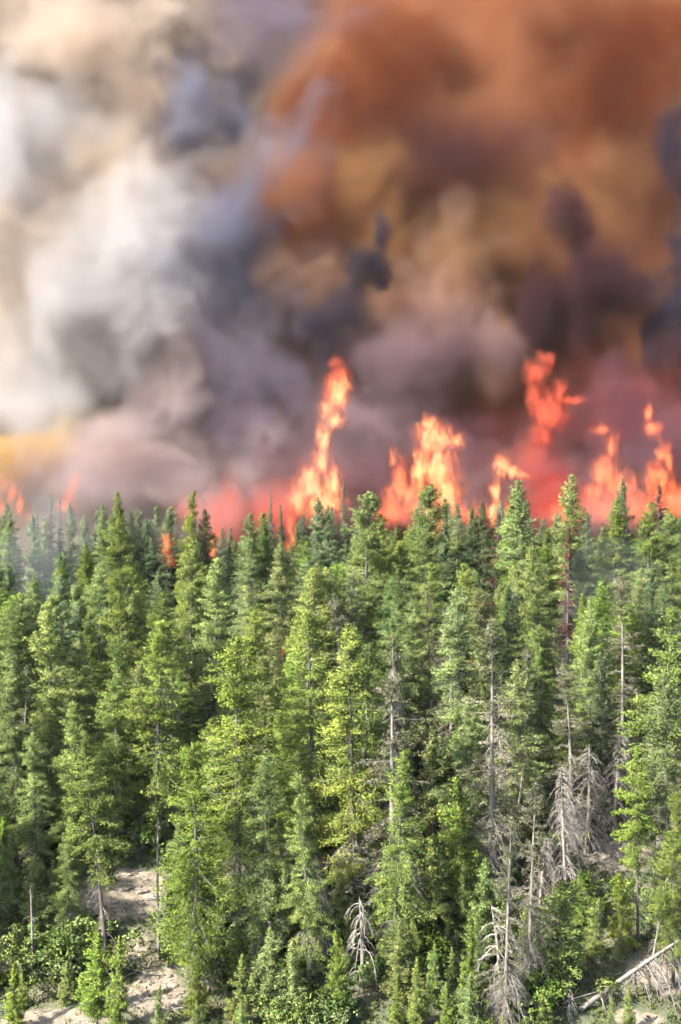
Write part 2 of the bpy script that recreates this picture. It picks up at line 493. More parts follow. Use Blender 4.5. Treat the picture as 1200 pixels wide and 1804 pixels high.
PLUMES = [
 # material, label, Y, blobs in pixels, options
 ('smoke_plume', 'white', 'white smoke cloud at the left edge high above the trees', 130, [(20, 230, 140, 110), (130, 200, 90, 50), (-60, 320, 120, 120), (20, 330, 90, 90)], dict(gain=0.24, voxel=0.34, nscale=0.12, namp=2.9, bias=0.05, soft=(-0.05, 1.0), grow=1.36)),
 ('smoke_plume', 'white', 'broad white smoke plume leaning right from the lower left', 127, [(60, 640, 110, 110), (150, 530, 120, 110), (220, 430, 125, 120), (310, 350, 110, 85), (190, 620, 110, 70), (250, 520, 70, 80)], dict(gain=0.26, voxel=0.34, nscale=0.12, namp=2.9, bias=0.05, soft=(-0.05, 1.0), grow=1.36)),
 ('smoke_plume', 'peach', 'pinkish tan smoke fold along the left edge', 127.5, [(20, 470, 90, 150), (215, 260, 75, 110), (100, 420, 70, 70), (150, 70, 190, 80)], dict(gain=0.26)),
 ('smoke_plume', 'blue', 'pale blue grey smoke on the right flank of the white plume', 125.5, [(390, 400, 80, 110), (420, 300, 90, 60), (370, 500, 80, 80), (440, 480, 55, 60)], dict(gain=0.36)),
 ('smoke_plume', 'pink', 'pinkish pale smoke low between white plume and purple smoke', 120.5, [(270, 690, 80, 60), (200, 790, 100, 60), (290, 800, 80, 60), (190, 740, 70, 60), (285, 600, 50, 70)], dict(gain=0.4)),
 ('smoke_plume', 'gold', 'smoke low at the left edge with golden sunlight in its colour', 124, [(90, 790, 110, 55), (10, 790, 90, 50), (150, 750, 60, 45)], dict(gain=0.6)),
 ('smoke_plume', 'blue', 'small ragged grey smoke puff with dark rim high up left', 124, [(345, 170, 70, 65), (320, 220, 60, 50), (400, 200, 50, 65)], dict(gain=0.5, voxel=0.32, nscale=0.3, namp=2.4, distortion=1.5, grow=1.15, soft=(0.0, 1.0))),
 ('smoke_puff', 'soot', 'thin dark soot wisp round the ragged grey puff', 122.8, [(345, 95, 55, 22), (400, 125, 50, 28), (405, 205, 24, 44), (275, 215, 22, 55), (430, 165, 30, 50), (320, 250, 60, 20), (300, 120, 40, 30)], dict(gain=0.38, voxel=0.3, nscale=0.3, namp=2.6, distortion=1.6, grow=1.3, soft=(0.0, 1.0))),
 ('smoke_plume', 'grey', 'mauve grey smoke veil drifting at the top centre', 131, [(480, 60, 100, 70), (560, 10, 80, 40), (430, 120, 60, 50)], dict(gain=0.15)),
 ('smoke_plume', 'grey', 'dull purple grey smoke hanging low left of the tallest flame', 123, [(420, 640, 110, 80), (360, 590, 60, 70), (430, 730, 110, 50), (500, 640, 70, 60), (300, 720, 80, 40)], dict(gain=0.28)),
 ('smoke_puff', 'soot', 'blue black smoke column leaning up from the tallest flame', 120, [(585, 590, 40, 50), (608, 545, 44, 42), (560, 585, 30, 46), (590, 635, 32, 34), (632, 515, 26, 30)], dict(gain=0.7, voxel=0.3, nscale=0.25, namp=2.4, distortion=1.5, grow=1.4, soft=(0.0, 1.0))),
 ('smoke_puff', 'soot', 'small blackish smoke puff floating above the tallest flame', 119.5, [(648, 465, 40, 42), (664, 425, 16, 44), (668, 490, 24, 26), (625, 485, 24, 34)], dict(gain=1.5, voxel=0.22, nscale=0.35, namp=2.6, distortion=1.0, grow=1.12, soft=(0.0, 1.0))),
 ('smoke_plume', 'mauve', 'dusty mauve smoke rising behind the middle flames', 121.5, [(720, 640, 120, 70), (800, 620, 80, 60), (680, 720, 110, 60)], dict(gain=0.28)),
 ('smoke_plume', 'pink', 'pinkish low smoke behind the left treetops', 118, [(380, 850, 160, 50), (250, 850, 110, 50), (480, 830, 90, 50), (230, 780, 80, 50)], dict(gain=0.3)),
 ('smoke_plume', 'plum', 'dull plum low smoke behind the right treetops', 119, [(660, 840, 110, 70), (860, 820, 110, 80), (1000, 820, 120, 90), (1120, 780, 110, 110)], dict(gain=0.35)),
 ('smoke_plume', 'dark', 'large dark brown smoke column right of centre', 122, [(1015, 400, 52, 60), (1045, 500, 66, 70), (1005, 600, 42, 70), (965, 540, 36, 80), (1010, 660, 26, 40)], dict(gain=0.9, nscale=0.16, namp=2.6, distortion=1.0, soft=(0.0, 1.0), grow=1.35)),
 ('smoke_plume', 'soot', 'dark slate smoke column at the right edge', 123, [(1195, 300, 40, 100), (1205, 450, 45, 130), (1195, 600, 36, 90), (1165, 290, 25, 36)], dict(gain=1.0, nscale=0.16, namp=3.4, distortion=3.0, soft=(0.0, 1.1), grow=1.35)),
 ('smoke_plume', 'dark', 'dark brown smoke hollow above the centre', 128, [(780, 260, 100, 70), (880, 250, 90, 50), (760, 330, 90, 50)], dict(gain=0.13)),
 ('smoke_plume', 'rust', 'rust red smoke high above the middle', 129, [(640, 150, 110, 100), (560, 190, 80, 60), (720, 120, 60, 80)], dict(gain=0.25)),
 ('smoke_plume', 'rust', 'rusty orange smoke in the top right corner', 129, [(1100, 90, 140, 100), (1040, 150, 80, 70), (1180, 40, 90, 80)], dict(gain=0.25)),
 ('smoke_plume', 'amber', 'amber smoke streak above the small black puff', 127, [(690, 390, 70, 50), (630, 330, 60, 60), (750, 430, 90, 45), (590, 300, 40, 50)], dict(gain=0.22)),
 ('smoke_plume', 'amber', 'amber smoke swirl beside the dark edge column', 127, [(1080, 280, 70, 50), (990, 340, 90, 35), (870, 440, 110, 60), (900, 420, 80, 60)], dict(gain=0.07)),
 ('smoke_plume', 'mauve', 'faint pink smoke veil in front of the flames', 107, [(150, 850, 200, 60), (420, 830, 180, 70), (620, 780, 120, 100), (800, 830, 150, 70), (1050, 850, 160, 60)], dict(gain=0.05)),
 ('smoke_plume', 'sienna', 'warm brown smoke right of the small black puff', 125, [(720, 540, 130, 70), (830, 500, 100, 80), (860, 600, 80, 60), (560, 440, 70, 70)], dict(gain=0.24)),
 ('smoke_puff', 'dark', 'dusky smoke knot under the deep red flame', 117, [(1010, 790, 40, 24), (1035, 860, 22, 50)], dict(gain=0.5, voxel=0.3, nscale=0.3)),
]
for i, (nm, kd, lab, Y, specs, opt) in enumerate(PLUMES):
    plume(nm, kd, lab, Y, specs, seed=1.0 + i * 1.7, **opt)

# thin blue drift among the back trees
plume('smoke_wisp', 'haze', 'thin bluish smoke drifting between the back left treetops', 93, [(75, 985, 60, 75), (45, 1080, 50, 70), (110, 930, 50, 50)], voxel=0.3, gain=0.07, nscale=0.3, seed=40, group='thin smoke among the trees')
plume('smoke_wisp', 'pink', 'thin pinkish smoke seeping between the back treetops', 100, [(100, 905, 120, 40), (330, 915, 140, 40), (560, 905, 140, 40), (800, 905, 140, 40), (1050, 900, 150, 40)], voxel=0.45, gain=0.05, nscale=0.25, seed=47, group='thin smoke among the trees')
plume('smoke_wisp', 'haze', 'thin bluish smoke drifting between the right middle trees', 80, [(1060, 1080, 60, 110), (1010, 1140, 60, 60)], voxel=0.3, gain=0.03, nscale=0.3, seed=43, group='thin smoke among the trees')

# ------------------------------------------------------------------ flames
FIRE = {
    'bright': flame_material('bright_flame', [(0.0, (0.95, 0.085, 0.03)), (0.3, (1.0, 0.17, 0.045)), (0.6, (1.0, 0.36, 0.11)), (1.0, (1.0, 0.68, 0.27))], 0.46, 0.9),
    'orange': flame_material('orange_flame', [(0.0, (0.95, 0.06, 0.022)), (0.4, (1.0, 0.13, 0.035)), (0.75, (1.0, 0.24, 0.07)), (1.0, (1.0, 0.40, 0.12))], 0.34, 0.9),
    'red': flame_material('red_flame', [(0.0, (0.8, 0.035, 0.025)), (0.5, (1.0, 0.065, 0.035)), (1.0, (1.0, 0.16, 0.06))], 0.26, 0.9),
}
FIRE['glow'] = flame_material('fire_glow', [(0.0, (0.8, 0.05, 0.03)), (1.0, (1.0, 0.085, 0.045))], 0.036, 0.12)
FLAMES = [
 ('bright', 'tall thin orange flame reaching highest left of centre', 111, [(597, 690, 22, 42), (578, 722, 22, 26), (590, 740, 20, 22), (570, 775, 16, 40), (563, 815, 18, 34), (545, 850, 24, 40), (585, 850, 20, 38), (525, 880, 30, 40), (570, 890, 40, 40)], 1.0),
 ('red', 'deep red tip of fire curling above the tallest flame', 112.5, [(600, 662, 22, 22), (580, 690, 16, 30), (592, 640, 20, 14)], 0.8),
 ('bright', 'wide bright yellow flame at right of centre', 110, [(765, 775, 38, 36), (800, 780, 24, 18), (770, 825, 36, 48), (755, 750, 20, 20), (785, 870, 34, 50), (740, 830, 18, 50), (760, 910, 40, 40)], 1.0),
 ('orange', 'ragged orange flame left of the wide yellow one', 110.5, [(693, 805, 10, 24), (705, 850, 20, 44), (725, 880, 24, 44), (740, 800, 16, 10), (690, 890, 22, 40)], 1.0),
 ('bright', 'small orange flame blowing right over two spruce tips', 109, [(885, 820, 20, 28), (905, 832, 22, 16), (922, 838, 14, 10), (872, 862, 10, 30), (868, 905, 16, 26)], 1.0),
 ('red', 'large red flame torn loose above the right trees', 113, [(965, 725, 38, 40), (1005, 705, 32, 11), (985, 690, 18, 22), (945, 655, 28, 26), (960, 632, 22, 14), (955, 765, 22, 26), (940, 700, 14, 40)], 1.0),
 ('red', 'faint red fire glow behind the tallest skyline spruce', 114, [(975, 860, 30, 50), (940, 820, 24, 50), (990, 890, 60, 40)], 0.45),
 ('orange', 'orange flame rising in a hook near the right edge', 110, [(1060, 757, 24, 12), (1078, 785, 16, 26), (1065, 835, 28, 42), (1092, 860, 38, 36), (1045, 870, 20, 30), (1080, 900, 50, 30)], 1.0),
 ('orange', 'narrow forked flame nearest the right edge', 109.5, [(1152, 755, 20, 18), (1143, 728, 12, 20), (1166, 800, 14, 30), (1160, 850, 28, 42), (1178, 810, 8, 30), (1190, 880, 30, 36)], 1.0),
 ('glow', 'faint red fire patch high at the right', 115, [(1105, 675, 40, 22), (1140, 690, 26, 26)], 0.6),
 ('glow', 'dull red fire glow put into the smoke behind the right flames', 116.5, [(960, 780, 70, 90), (1080, 740, 90, 90), (1170, 760, 60, 110), (1040, 860, 120, 50)], 0.3),  # added emissive volume, stands in for firelight scattered by the smoke
 ('glow', 'dull red fire glow put into the smoke at right of centre', 116, [(760, 860, 90, 50), (870, 870, 60, 50), (560, 860, 80, 50)], 0.3),  # same kind of added glow, red firelight put in as emission
 ('orange', 'pale orange flame at the left edge of the treetops', 108, [(8, 852, 9, 16), (20, 872, 9, 24), (36, 892, 9, 28), (3, 895, 12, 24), (52, 905, 8, 16)], 0.9),
 ('orange', 'slim flame tongue behind two thin far spruces', 109, [(133, 848, 8, 26), (122, 870, 14, 20), (115, 892, 22, 18)], 0.8),
 ('orange', 'low line of orange fire behind the right treetops', 108, [(690, 905, 40, 22), (820, 905, 44, 24), (900, 900, 30, 20), (1000, 905, 50, 24), (1130, 895, 60, 30), (1190, 890, 30, 34)], 0.8),
 ('red', 'salmon fire glow behind the left of centre treetops', 110, [(385, 905, 26, 40), (405, 900, 20, 50), (340, 900, 24, 24), (480, 895, 40, 40)], 0.5),
 ('orange', 'small fire burning in a gap under the left skyline', 96.5, [(294, 958, 12, 30), (300, 985, 12, 16)], 1.0),
 ('orange', 'low flame showing between treetops left of centre', 98, [(375, 962, 10, 24), (382, 935, 10, 30)], 1.0),
 ('orange', 'small flame between treetops under the tall flame', 97, [(512, 935, 8, 34), (505, 965, 7, 20)], 1.0),
 ('orange', 'tiny ember glow beside the tall middle spruce', 74, [(497, 1148, 8, 12)], 0.8),
 ('red', 'tiny red glow among the right middle trees', 78, [(1012, 1118, 12, 8)], 0.8),
]
for i, (kd, lab, Y, specs, g) in enumerate(FLAMES):
    blobs = [px_blob(px, py, rx * (1.9 if g < 0.7 else 1.12), ry * (1.5 if g < 0.7 else 1.16), Y, None) for (px, py, rx, ry) in specs]
    mv, ms = FIRE[kd]
    o = gn_volume('flame', blobs, blob_bounds(blobs, 1.35), 0.075 if g > 0.7 else 0.14 if kd != 'glow' else 0.4, g, -0.11 if g > 0.7 else 0.0, 1.7 if kd != 'glow' else 0.22, 3.4 if g > 0.7 else 2.0 if kd != 'glow' else 3.2, 6, mv, ms, 0.12, stretch=(1.0, 1.0, 0.5), seed=3.3 + i * 2.1, distortion=1.6, soft=(-0.1, 1.0) if kd != 'glow' else (-0.1, 1.6), rough=0.66, body='fire')
    tag(o, lab, 'flame', 'flames along the forest edge')

# ------------------------------------------------------------------ trees
def unit(v): return v / (np.linalg.norm(v, axis=-1, keepdims=True) + 1e-9)

def leaves_mesh(name, tc, tr, tn, tt, rng, per=14, size=0.15, width=0.36, flat=0.6, up=0.45, jitter=0.35):
    """tc tuft centres, tr tuft radii, tn tuft outward directions, tt tuft tints -> one mesh of needle sprays"""
    k = len(tc)
    cnt = np.maximum(5, (per * (tr / tr.mean()) ** 1.5).astype(int))
    idx = np.repeat(np.arange(k), cnt)
    n = len(idx)
    dirs = unit(rng.normal(size=(n, 3)))
    rr = tr[idx] * rng.uniform(0.45, 1.0, n)
    pos = tc[idx] + dirs * rr[:, None] * np.array([1, 1, flat])
    nrm = unit(dirs * 0.75 + tn[idx] * 0.35 + np.array([0, 0, up]) + rng.normal(size=(n, 3)) * jitter)
    ax = unit(dirs * 0.5 + tn[idx] * 0.8 + rng.normal(size=(n, 3)) * 0.5 + np.array([0, 0, 0.1]))
    fn = unit(nrm + rng.normal(size=(n, 3)) * 0.35)
    sd = unit(np.cross(ax, fn))
    ln = size * rng.uniform(0.6, 1.35, n)[:, None]
    wd = ln * width * rng.uniform(0.7, 1.2, n)[:, None]
    p0 = pos - ax * ln * 0.5
    p1 = pos + sd * wd * 0.5
    p2 = pos + ax * ln * 0.5
    p3 = pos - sd * wd * 0.5
    V = np.stack([p0, p1, p2, p3], 1).reshape(-1, 3)
    Fq = np.arange(n * 4).reshape(-1, 4)
    nn = np.repeat(nrm, 4, axis=0)
    tint = np.clip(tt[idx] + rng.normal(size=n) * 0.12, 0, 1)
    return np_mesh(name, V, Fq, nn, np.repeat(tint, 4))

def bend_curve(rng, H, amp):
    a = rng.uniform(-amp, amp, 2); b = rng.uniform(-amp, amp, 2)
    ph = rng.uniform(0, 6.28, 2)
    def f(z):
        t = z / H
        return np.stack([a[0] * t * t + 0.25 * b[0] * np.sin(3.1 * t + ph[0]) * t, a[1] * t * t + 0.25 * b[1] * np.sin(3.1 * t + ph[1]) * t], -1)
    return f

def make_conifer(seed, H, R, base, top_pow=0.85, nb=150, gaps=0.35, droop=0.25, tuft=0.2, per=14, size=0.15, bare=0.0, dead=26, dead_len=1.0, lichen=0.0, lean=0.25, tint0=0.5, belly=0.25):
    """Returns (trunk mesh, crown mesh, dead branch mesh or None). base: fraction of H where the crown starts."""
    rng = np.random.default_rng(seed)
    bend = bend_curve(rng, H, lean)
    tb = Tubes()
    zs = np.linspace(-0.3, H * 0.985, 14)
    c = bend(np.clip(zs, 0, None))
    r0 = 0.0105 * H + 0.02
    tb.add(np.column_stack([c, zs]), r0 * (1 - np.linspace(0, 1, 14)) ** 0.85 + 0.012, 7)
    trunk = tb.mesh('trunk')
    tc, tr, tn, tt = [], [], [], []
    z0 = base * H
    lob = rng.uniform(0, 6.28, 6)
    gap_n = Vector((rng.uniform(0, 50), rng.uniform(0, 50), 0))
    tw = Tubes()
    for i in range(nb):
        u = rng.uniform(0, 1) ** 0.95 if i > 8 else 0.9 + 0.1 * i / 8
        az = i * 2.39996 + rng.normal() * 0.3
        z = z0 + (H - z0) * u
        prof = (1 - u) ** top_pow * min(1.0, belly + u * 3.2) + 0.03
        irr = mnoise.noise(Vector((math.cos(az) * 0.9 + gap_n.x, math.sin(az) * 0.9 + gap_n.y, u * (H - z0) * 0.55)))
        Lb = R * prof * (1.0 + gaps * 1.9 * irr) * rng.uniform(0.75, 1.15)
        if irr < -0.3 and rng.uniform() < gaps * 2.0: continue
        if Lb < 0.1: Lb = 0.1
        if rng.uniform() < bare * (1 - u): continue
        e0 = math.radians(-12 + 55 * u ** 1.6 + rng.normal() * 7)
        ca, sa = math.cos(az), math.sin(az)
        cx, cy_ = bend(np.array([z]))[0]
        nt_ = max(2, int(Lb / (tuft * 0.62)))
        t_br = tint0 + rng.normal() * 0.16
        if rng.uniform() < lichen * (1.25 - u): t_br += 0.42
        pts = []
        for k in range(nt_ + 1):
            s = (k + 0.6) / (nt_ + 0.6)
            r = Lb * s * math.cos(e0) 
            dz = Lb * (s * math.sin(e0) - droop * s * s * (1 - 0.5 * u) + 0.14 * s ** 4)
            pts.append((cx + ca * r, cy_ + sa * r, z + dz))
            if s < 0.2 and Lb > 0.6: continue
            wob = 0.17 * Lb * (0.4 + 0.9 * s) * (1.15 - s * 0.75)
            for q in range(2 if Lb > 0.5 else 1):
                lat = rng.normal() * wob * 0.75
                tc.append((cx + ca * r - sa * lat, cy_ + sa * r + ca * lat, z + dz + rng.normal() * 0.06 - abs(lat) * 0.15))
                tr.append(tuft * rng.uniform(0.65, 1.25) * (0.55 + 0.45 * min(1, Lb / 0.7)))
                tn.append((ca, sa, 0.15))
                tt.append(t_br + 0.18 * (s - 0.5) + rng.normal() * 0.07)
        if Lb > 0.35:
            P = [(cx, cy_, z)] + pts
            tw.add(P[::2] if len(P) > 4 else P, np.linspace(0.022, 0.006, len(P[::2] if len(P) > 4 else P)), 3)
    # inner sprays that hide the stem
    if bare < 0.05:
        for k in range(int((H - z0) / (tuft * 0.28))):
            z = z0 + (H - z0) * 0.93 * rng.uniform(0, 1)
            u = (z - z0) / (H - z0)
            cx, cy_ = bend(np.array([z]))[0]
            az = rng.uniform(0, 6.28); r = R * (1 - u) ** top_pow * rng.uniform(0.12, 0.4) * min(1, 0.5 + 2 * u)
            tc.append((cx + math.cos(az) * r, cy_ + math.sin(az) * r, z)); tr.append(tuft * rng.uniform(0.8, 1.1)); tn.append((math.cos(az), math.sin(az), 0.2)); tt.append(tint0 + rng.normal() * 0.14)
    # leader
    for k in range(8):
        z = H * (1 - 0.012 * k)
        cx, cy_ = bend(np.array([z]))[0]
        tc.append((cx + rng.normal() * 0.02, cy_ + rng.normal() * 0.02, z)); tr.append(0.07 + 0.012 * k); tn.append((0, 0, 1)); tt.append(tint0 + 0.1)
    crown = leaves_mesh('crown', np.array(tc), np.array(tr), unit(np.array(tn)), np.array(tt), rng, per, size)
    nd = dead
    for i in range(nd):
        z = rng.uniform(0.08 * H, max(z0 * 1.25, 0.3 * H))
        az = rng.uniform(0, 6.28)
        cx, cy_ = bend(np.array([z]))[0]
        dead_branch(tw, rng, (cx, cy_, z), az, rng.uniform(0.5, 1.0) * dead_len * R * 0.8, 0.018, sub=4)
    deadm = tw.mesh('branches') if tw.n else None
    return trunk, crown, deadm

def dead_branch(tw, rng, o, az, L, r, sub=5, e0=None, droop=0.45, depth=0):
    e = math.radians(rng.uniform(-20, 15)) if e0 is None else e0
    ca, sa = math.cos(az), math.sin(az)
    pts = []
    kx = rng.normal() * 0.12
    for k in range(6):
        s = k / 5
        rr = L * s * math.cos(e) * (1 - 0.18 * s)
        pts.append((o[0] + ca * rr - sa * kx * L * s * s, o[1] + sa * rr + ca * kx * L * s * s, o[2] + L * (s * math.sin(e) - droop * s * s)))
    tw.add(pts, np.linspace(r, r * 0.3, 6), 4 if r > 0.02 else 3)
    if depth < 1:
        for _ in range(sub):
            k = rng.integers(1, 6)
            dead_branch(tw, rng, pts[k], az + rng.choice([-1, 1]) * rng.uniform(0.4, 1.1), L * rng.uniform(0.2, 0.45), r * 0.5, 0, None, droop * 1.4, depth + 1)

VAR = {}   # kind -> list of (trunk, crown, branches, H, category words)
def add_variant(kind, needles, bark, *a, **k):
    H = a[1]
    t, c, d = make_conifer(*a, **k)
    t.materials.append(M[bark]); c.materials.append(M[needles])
    if d: d.materials.append(M['twig'])
    VAR.setdefault(kind, []).append((t, c, d, H))

# full skyline spruces
for s in range(2): add_variant('full', 'needles', 'bark', 100 + s, 13.0, 1.95, 0.13, 0.66, 270, 0.46, 0.24, 0.235, 16, size=0.11)
for s in range(2): add_variant('bright', 'needles_yellow', 'bark', 120 + s, 13.0, 2.05, 0.13, 0.60, 270, 0.46, 0.24, 0.24, 16, size=0.11)
for s in range(3): add_variant('ragged', 'needles', 'bark', 140 + s, 13.5, 2.0, 0.13, 0.55, 260, 0.60, 0.40, 0.265, 17, size=0.11, lean=0.5, dead=50, lichen=0.12)
for s in range(2): add_variant('clumpy', 'needles_yellow', 'bark', 160 + s, 13.5, 2.05, 0.13, 0.53, 260, 0.62, 0.40, 0.27, 17, size=0.11, lean=0.5, dead=44)
for s in range(1): add_variant('highcrown', 'needles_yellow', 'bark', 170 + s, 12.0, 1.8, 0.40, 0.55, 140, 0.60, 0.34, 0.24, 16, size=0.12, lean=0.4, dead=30, dead_len=0.7)
for s in range(2): add_variant('blue', 'needles_blue', 'bark', 180 + s, 13.0, 1.8, 0.14, 0.65, 260, 0.46, 0.28, 0.23, 16, size=0.11)
for s in range(2): add_variant('grey', 'needles_grey', 'pale_bark', 200 + s, 13.0, 1.6, 0.10, 0.55, 160, 0.62, 0.5, 0.19, 12, size=0.10, bare=0.3, lichen=0.6, dead=150, dead_len=1.3, lean=0.5, tint0=0.4)
for s in range(1): add_variant('slim', 'needles_blue', 'bark', 220 + s, 13.0, 0.95, 0.20, 0.8, 160, 0.35, 0.3, 0.16, 14, size=0.12)
for s in range(1): add_variant('scorched', 'needles_red', 'bark', 240 + s, 13.0, 1.2, 0.20, 0.7, 140, 0.6, 0.3, 0.18, 12, size=0.12, bare=0.2)
for s in range(2): add_variant('sapling', 'needles_yellow', 'bark', 260 + s, 4.5, 1.0, 0.03, 0.8, 130, 0.42, 0.1, 0.17, 18, size=0.10, dead=0, lean=0.15)
for s in range(2): add_variant('fir', 'needles', 'bark', 280 + s, 4.5, 1.05, 0.03, 0.75, 130, 0.46, 0.15, 0.18, 18, size=0.10, dead=0, lean=0.15)

def make_shrub(seed, Hh, R, mat, dense=80, leaf=0.095):
    rng = np.random.default_rng(seed)
    tw = Tubes()
    tc, tr, tn, tt = [], [], [], []
    lobes = [(rng.normal() * R * 0.45, rng.normal() * R * 0.45, Hh * rng.uniform(0.35, 0.72), R * rng.uniform(0.35, 0.6)) for _ in range(7)]
    for (lx, ly, lz, lr) in lobes:
        b = rng.normal(size=2) * 0.08
        tw.add([(b[0], b[1], -0.15), (lx * 0.4, ly * 0.4, lz * 0.5), (lx, ly, lz)], [0.03, 0.02, 0.008], 4)
        lt = rng.normal() * 0.14
        for _ in range(dense // 7):
            d = unit(rng.normal(size=3)); d[2] = abs(d[2]) * 0.9 - 0.25
            rr = lr * rng.uniform(0.5, 1.08)
            tc.append((lx + d[0] * rr, ly + d[1] * rr, max(0.1, lz + d[2] * rr))); tr.append(rng.uniform(0.11, 0.2)); tn.append(d); tt.append(0.5 + lt + rng.normal() * 0.12)
    crown = leaves_mesh('foliage', np.array(tc), np.array(tr), unit(np.array(tn)), np.array(tt), rng, 20, leaf, width=0.6, flat=0.8, up=0.35)
    crown.materials.append(M[mat])
    st = tw.mesh('stems'); st.materials.append(M['twig'])
    return st, crown, None, Hh
VAR['shrub'] = [make_shrub(300 + s, 1.5, 1.1, 'leaves', 110) for s in range(3)]
VAR['dark_shrub'] = [make_shrub(310 + s, 1.5, 1.2, 'leaves_dark', 120) for s in range(2)]
VAR['dry_shrub'] = [make_shrub(320 + s, 1.0, 1.0, 'leaves_dry', 70, 0.1) for s in range(2)]

def make_snag(seed, H, n, L, thick=1.0, twigs=6, droop=0.6, lean=0.3, mat='bone', top_bias=False):
    rng = np.random.default_rng(seed)
    bend = bend_curve(rng, H, lean)
    tb = Tubes()
    zs = np.linspace(-0.3, H, 12)
    tb.add(np.column_stack([bend(np.clip(zs, 0, None)), zs]), (0.012 * H + 0.03) * thick * (1 - np.linspace(0, 1, 12)) ** 0.7 + 0.012, 7)
    tm = tb.mesh('trunk'); tm.materials.append(M[mat])
    tw = Tubes()
    for i in range(n):
        u = rng.uniform(0.15, 0.98)
        z = H * u
        cx, cy_ = bend(np.array([z]))[0]
        dead_branch(tw, rng, (cx, cy_, z), rng.uniform(0, 6.28), L * (1.05 - 0.75 * u) * rng.uniform(0.6, 1.2), 0.028 * thick, sub=twigs, droop=droop, e0=math.radians(rng.uniform(-25, 25)))
    bm_ = tw.mesh('branches'); bm_.materials.append(M[mat])
    return tm, None, bm_, H
VAR['snag'] = [make_snag(400 + s, 9.0, 95, 2.3, twigs=9, droop=0.75, mat='twig') for s in range(2)]
VAR['bone_snag'] = [make_snag(410 + s, 4.5, 22, 2.9, thick=1.5, twigs=5, droop=0.75) for s in range(2)]
VAR['thin_snag'] = [make_snag(420 + s, 8.0, 26, 0.8, thick=0.8, twigs=3, mat='pale_bark') for s in range(2)]

def place(kind, p, h, wide=1.0, rz=None, label='', cat='tree', group=None, variant=None, tilt=(0, 0)):
    vs_ = VAR[kind]
    t, c, d, H = vs_[variant % len(vs_)] if variant is not None else random.choice(vs_)
    nm = {'shrub': 'shrub', 'dark_shrub': 'shrub', 'dry_shrub': 'shrub', 'snag': 'dead_tree', 'bone_snag': 'dead_tree', 'thin_snag': 'dead_tree', 'sapling': 'young_spruce', 'fir': 'young_spruce'}.get(kind, 'spruce_tree')
    e = empty(nm, p, rz if rz is not None else random.uniform(0, 6.28))
    e.rotation_euler.x, e.rotation_euler.y = tilt if tilt != (0, 0) else (random.gauss(0, 0.03), random.gauss(0, 0.035))
    s = h / H
    e.scale = (s * wide, s * wide, s)
    shr = 'shrub' in kind
    for me, pn in ((t, 'stems' if shr else 'trunk'), (c, 'foliage' if shr else 'crown'), (d, 'branches')):
        if me is None: continue
        o = bpy.data.objects.new(pn, me)
        C.objects.link(o)
        o.parent = e
        if pn != 'trunk': o['kind'] = 'stuff'
    tag(e, label, cat, group)
    return e

def solve_tip(px, py, h):
    """ground point under a treetop seen at a pixel"""
    r = ray(px, py)
    best = None
    Y = 45.0
    while Y < 106:
        p = r * Y
        if p.z - h <= ground(p.x, p.y): return Vector((p.x, p.y, ground(p.x, p.y)))
        Y += 0.1
    p = r * 103
    return Vector((p.x, 103, ground(p.x, 103)))

FAR = []
placed = []
PROT = []
def tree_at(px, py, h, kind, label, wide=1.0, Y=None, group=None, **k):
    if Y is None:
        p = solve_tip(px, py, h)
        if p.y > 102:
            Y = 100 + random.uniform(-2, 3)
    if Y is not None:
        q = at(px, py, Y)
        g = ground(q.x, q.y)
        p = Vector((q.x, q.y, g)); h = q.z - g
    placed.append((p.x, p.y, 1.0 if h > 7 else 0.5))
    PROT.append((px, py + 0.16 * h * F / p.y, 0.07 * h * F / p.y, 0.18 * h * F / p.y, p.y))
    return place(kind, (p.x, p.y, p.z - 0.05), h, wide, label=label, group=group, **k)

SK = 'spruces along the skyline'
MID = 'spruces on the middle slope'
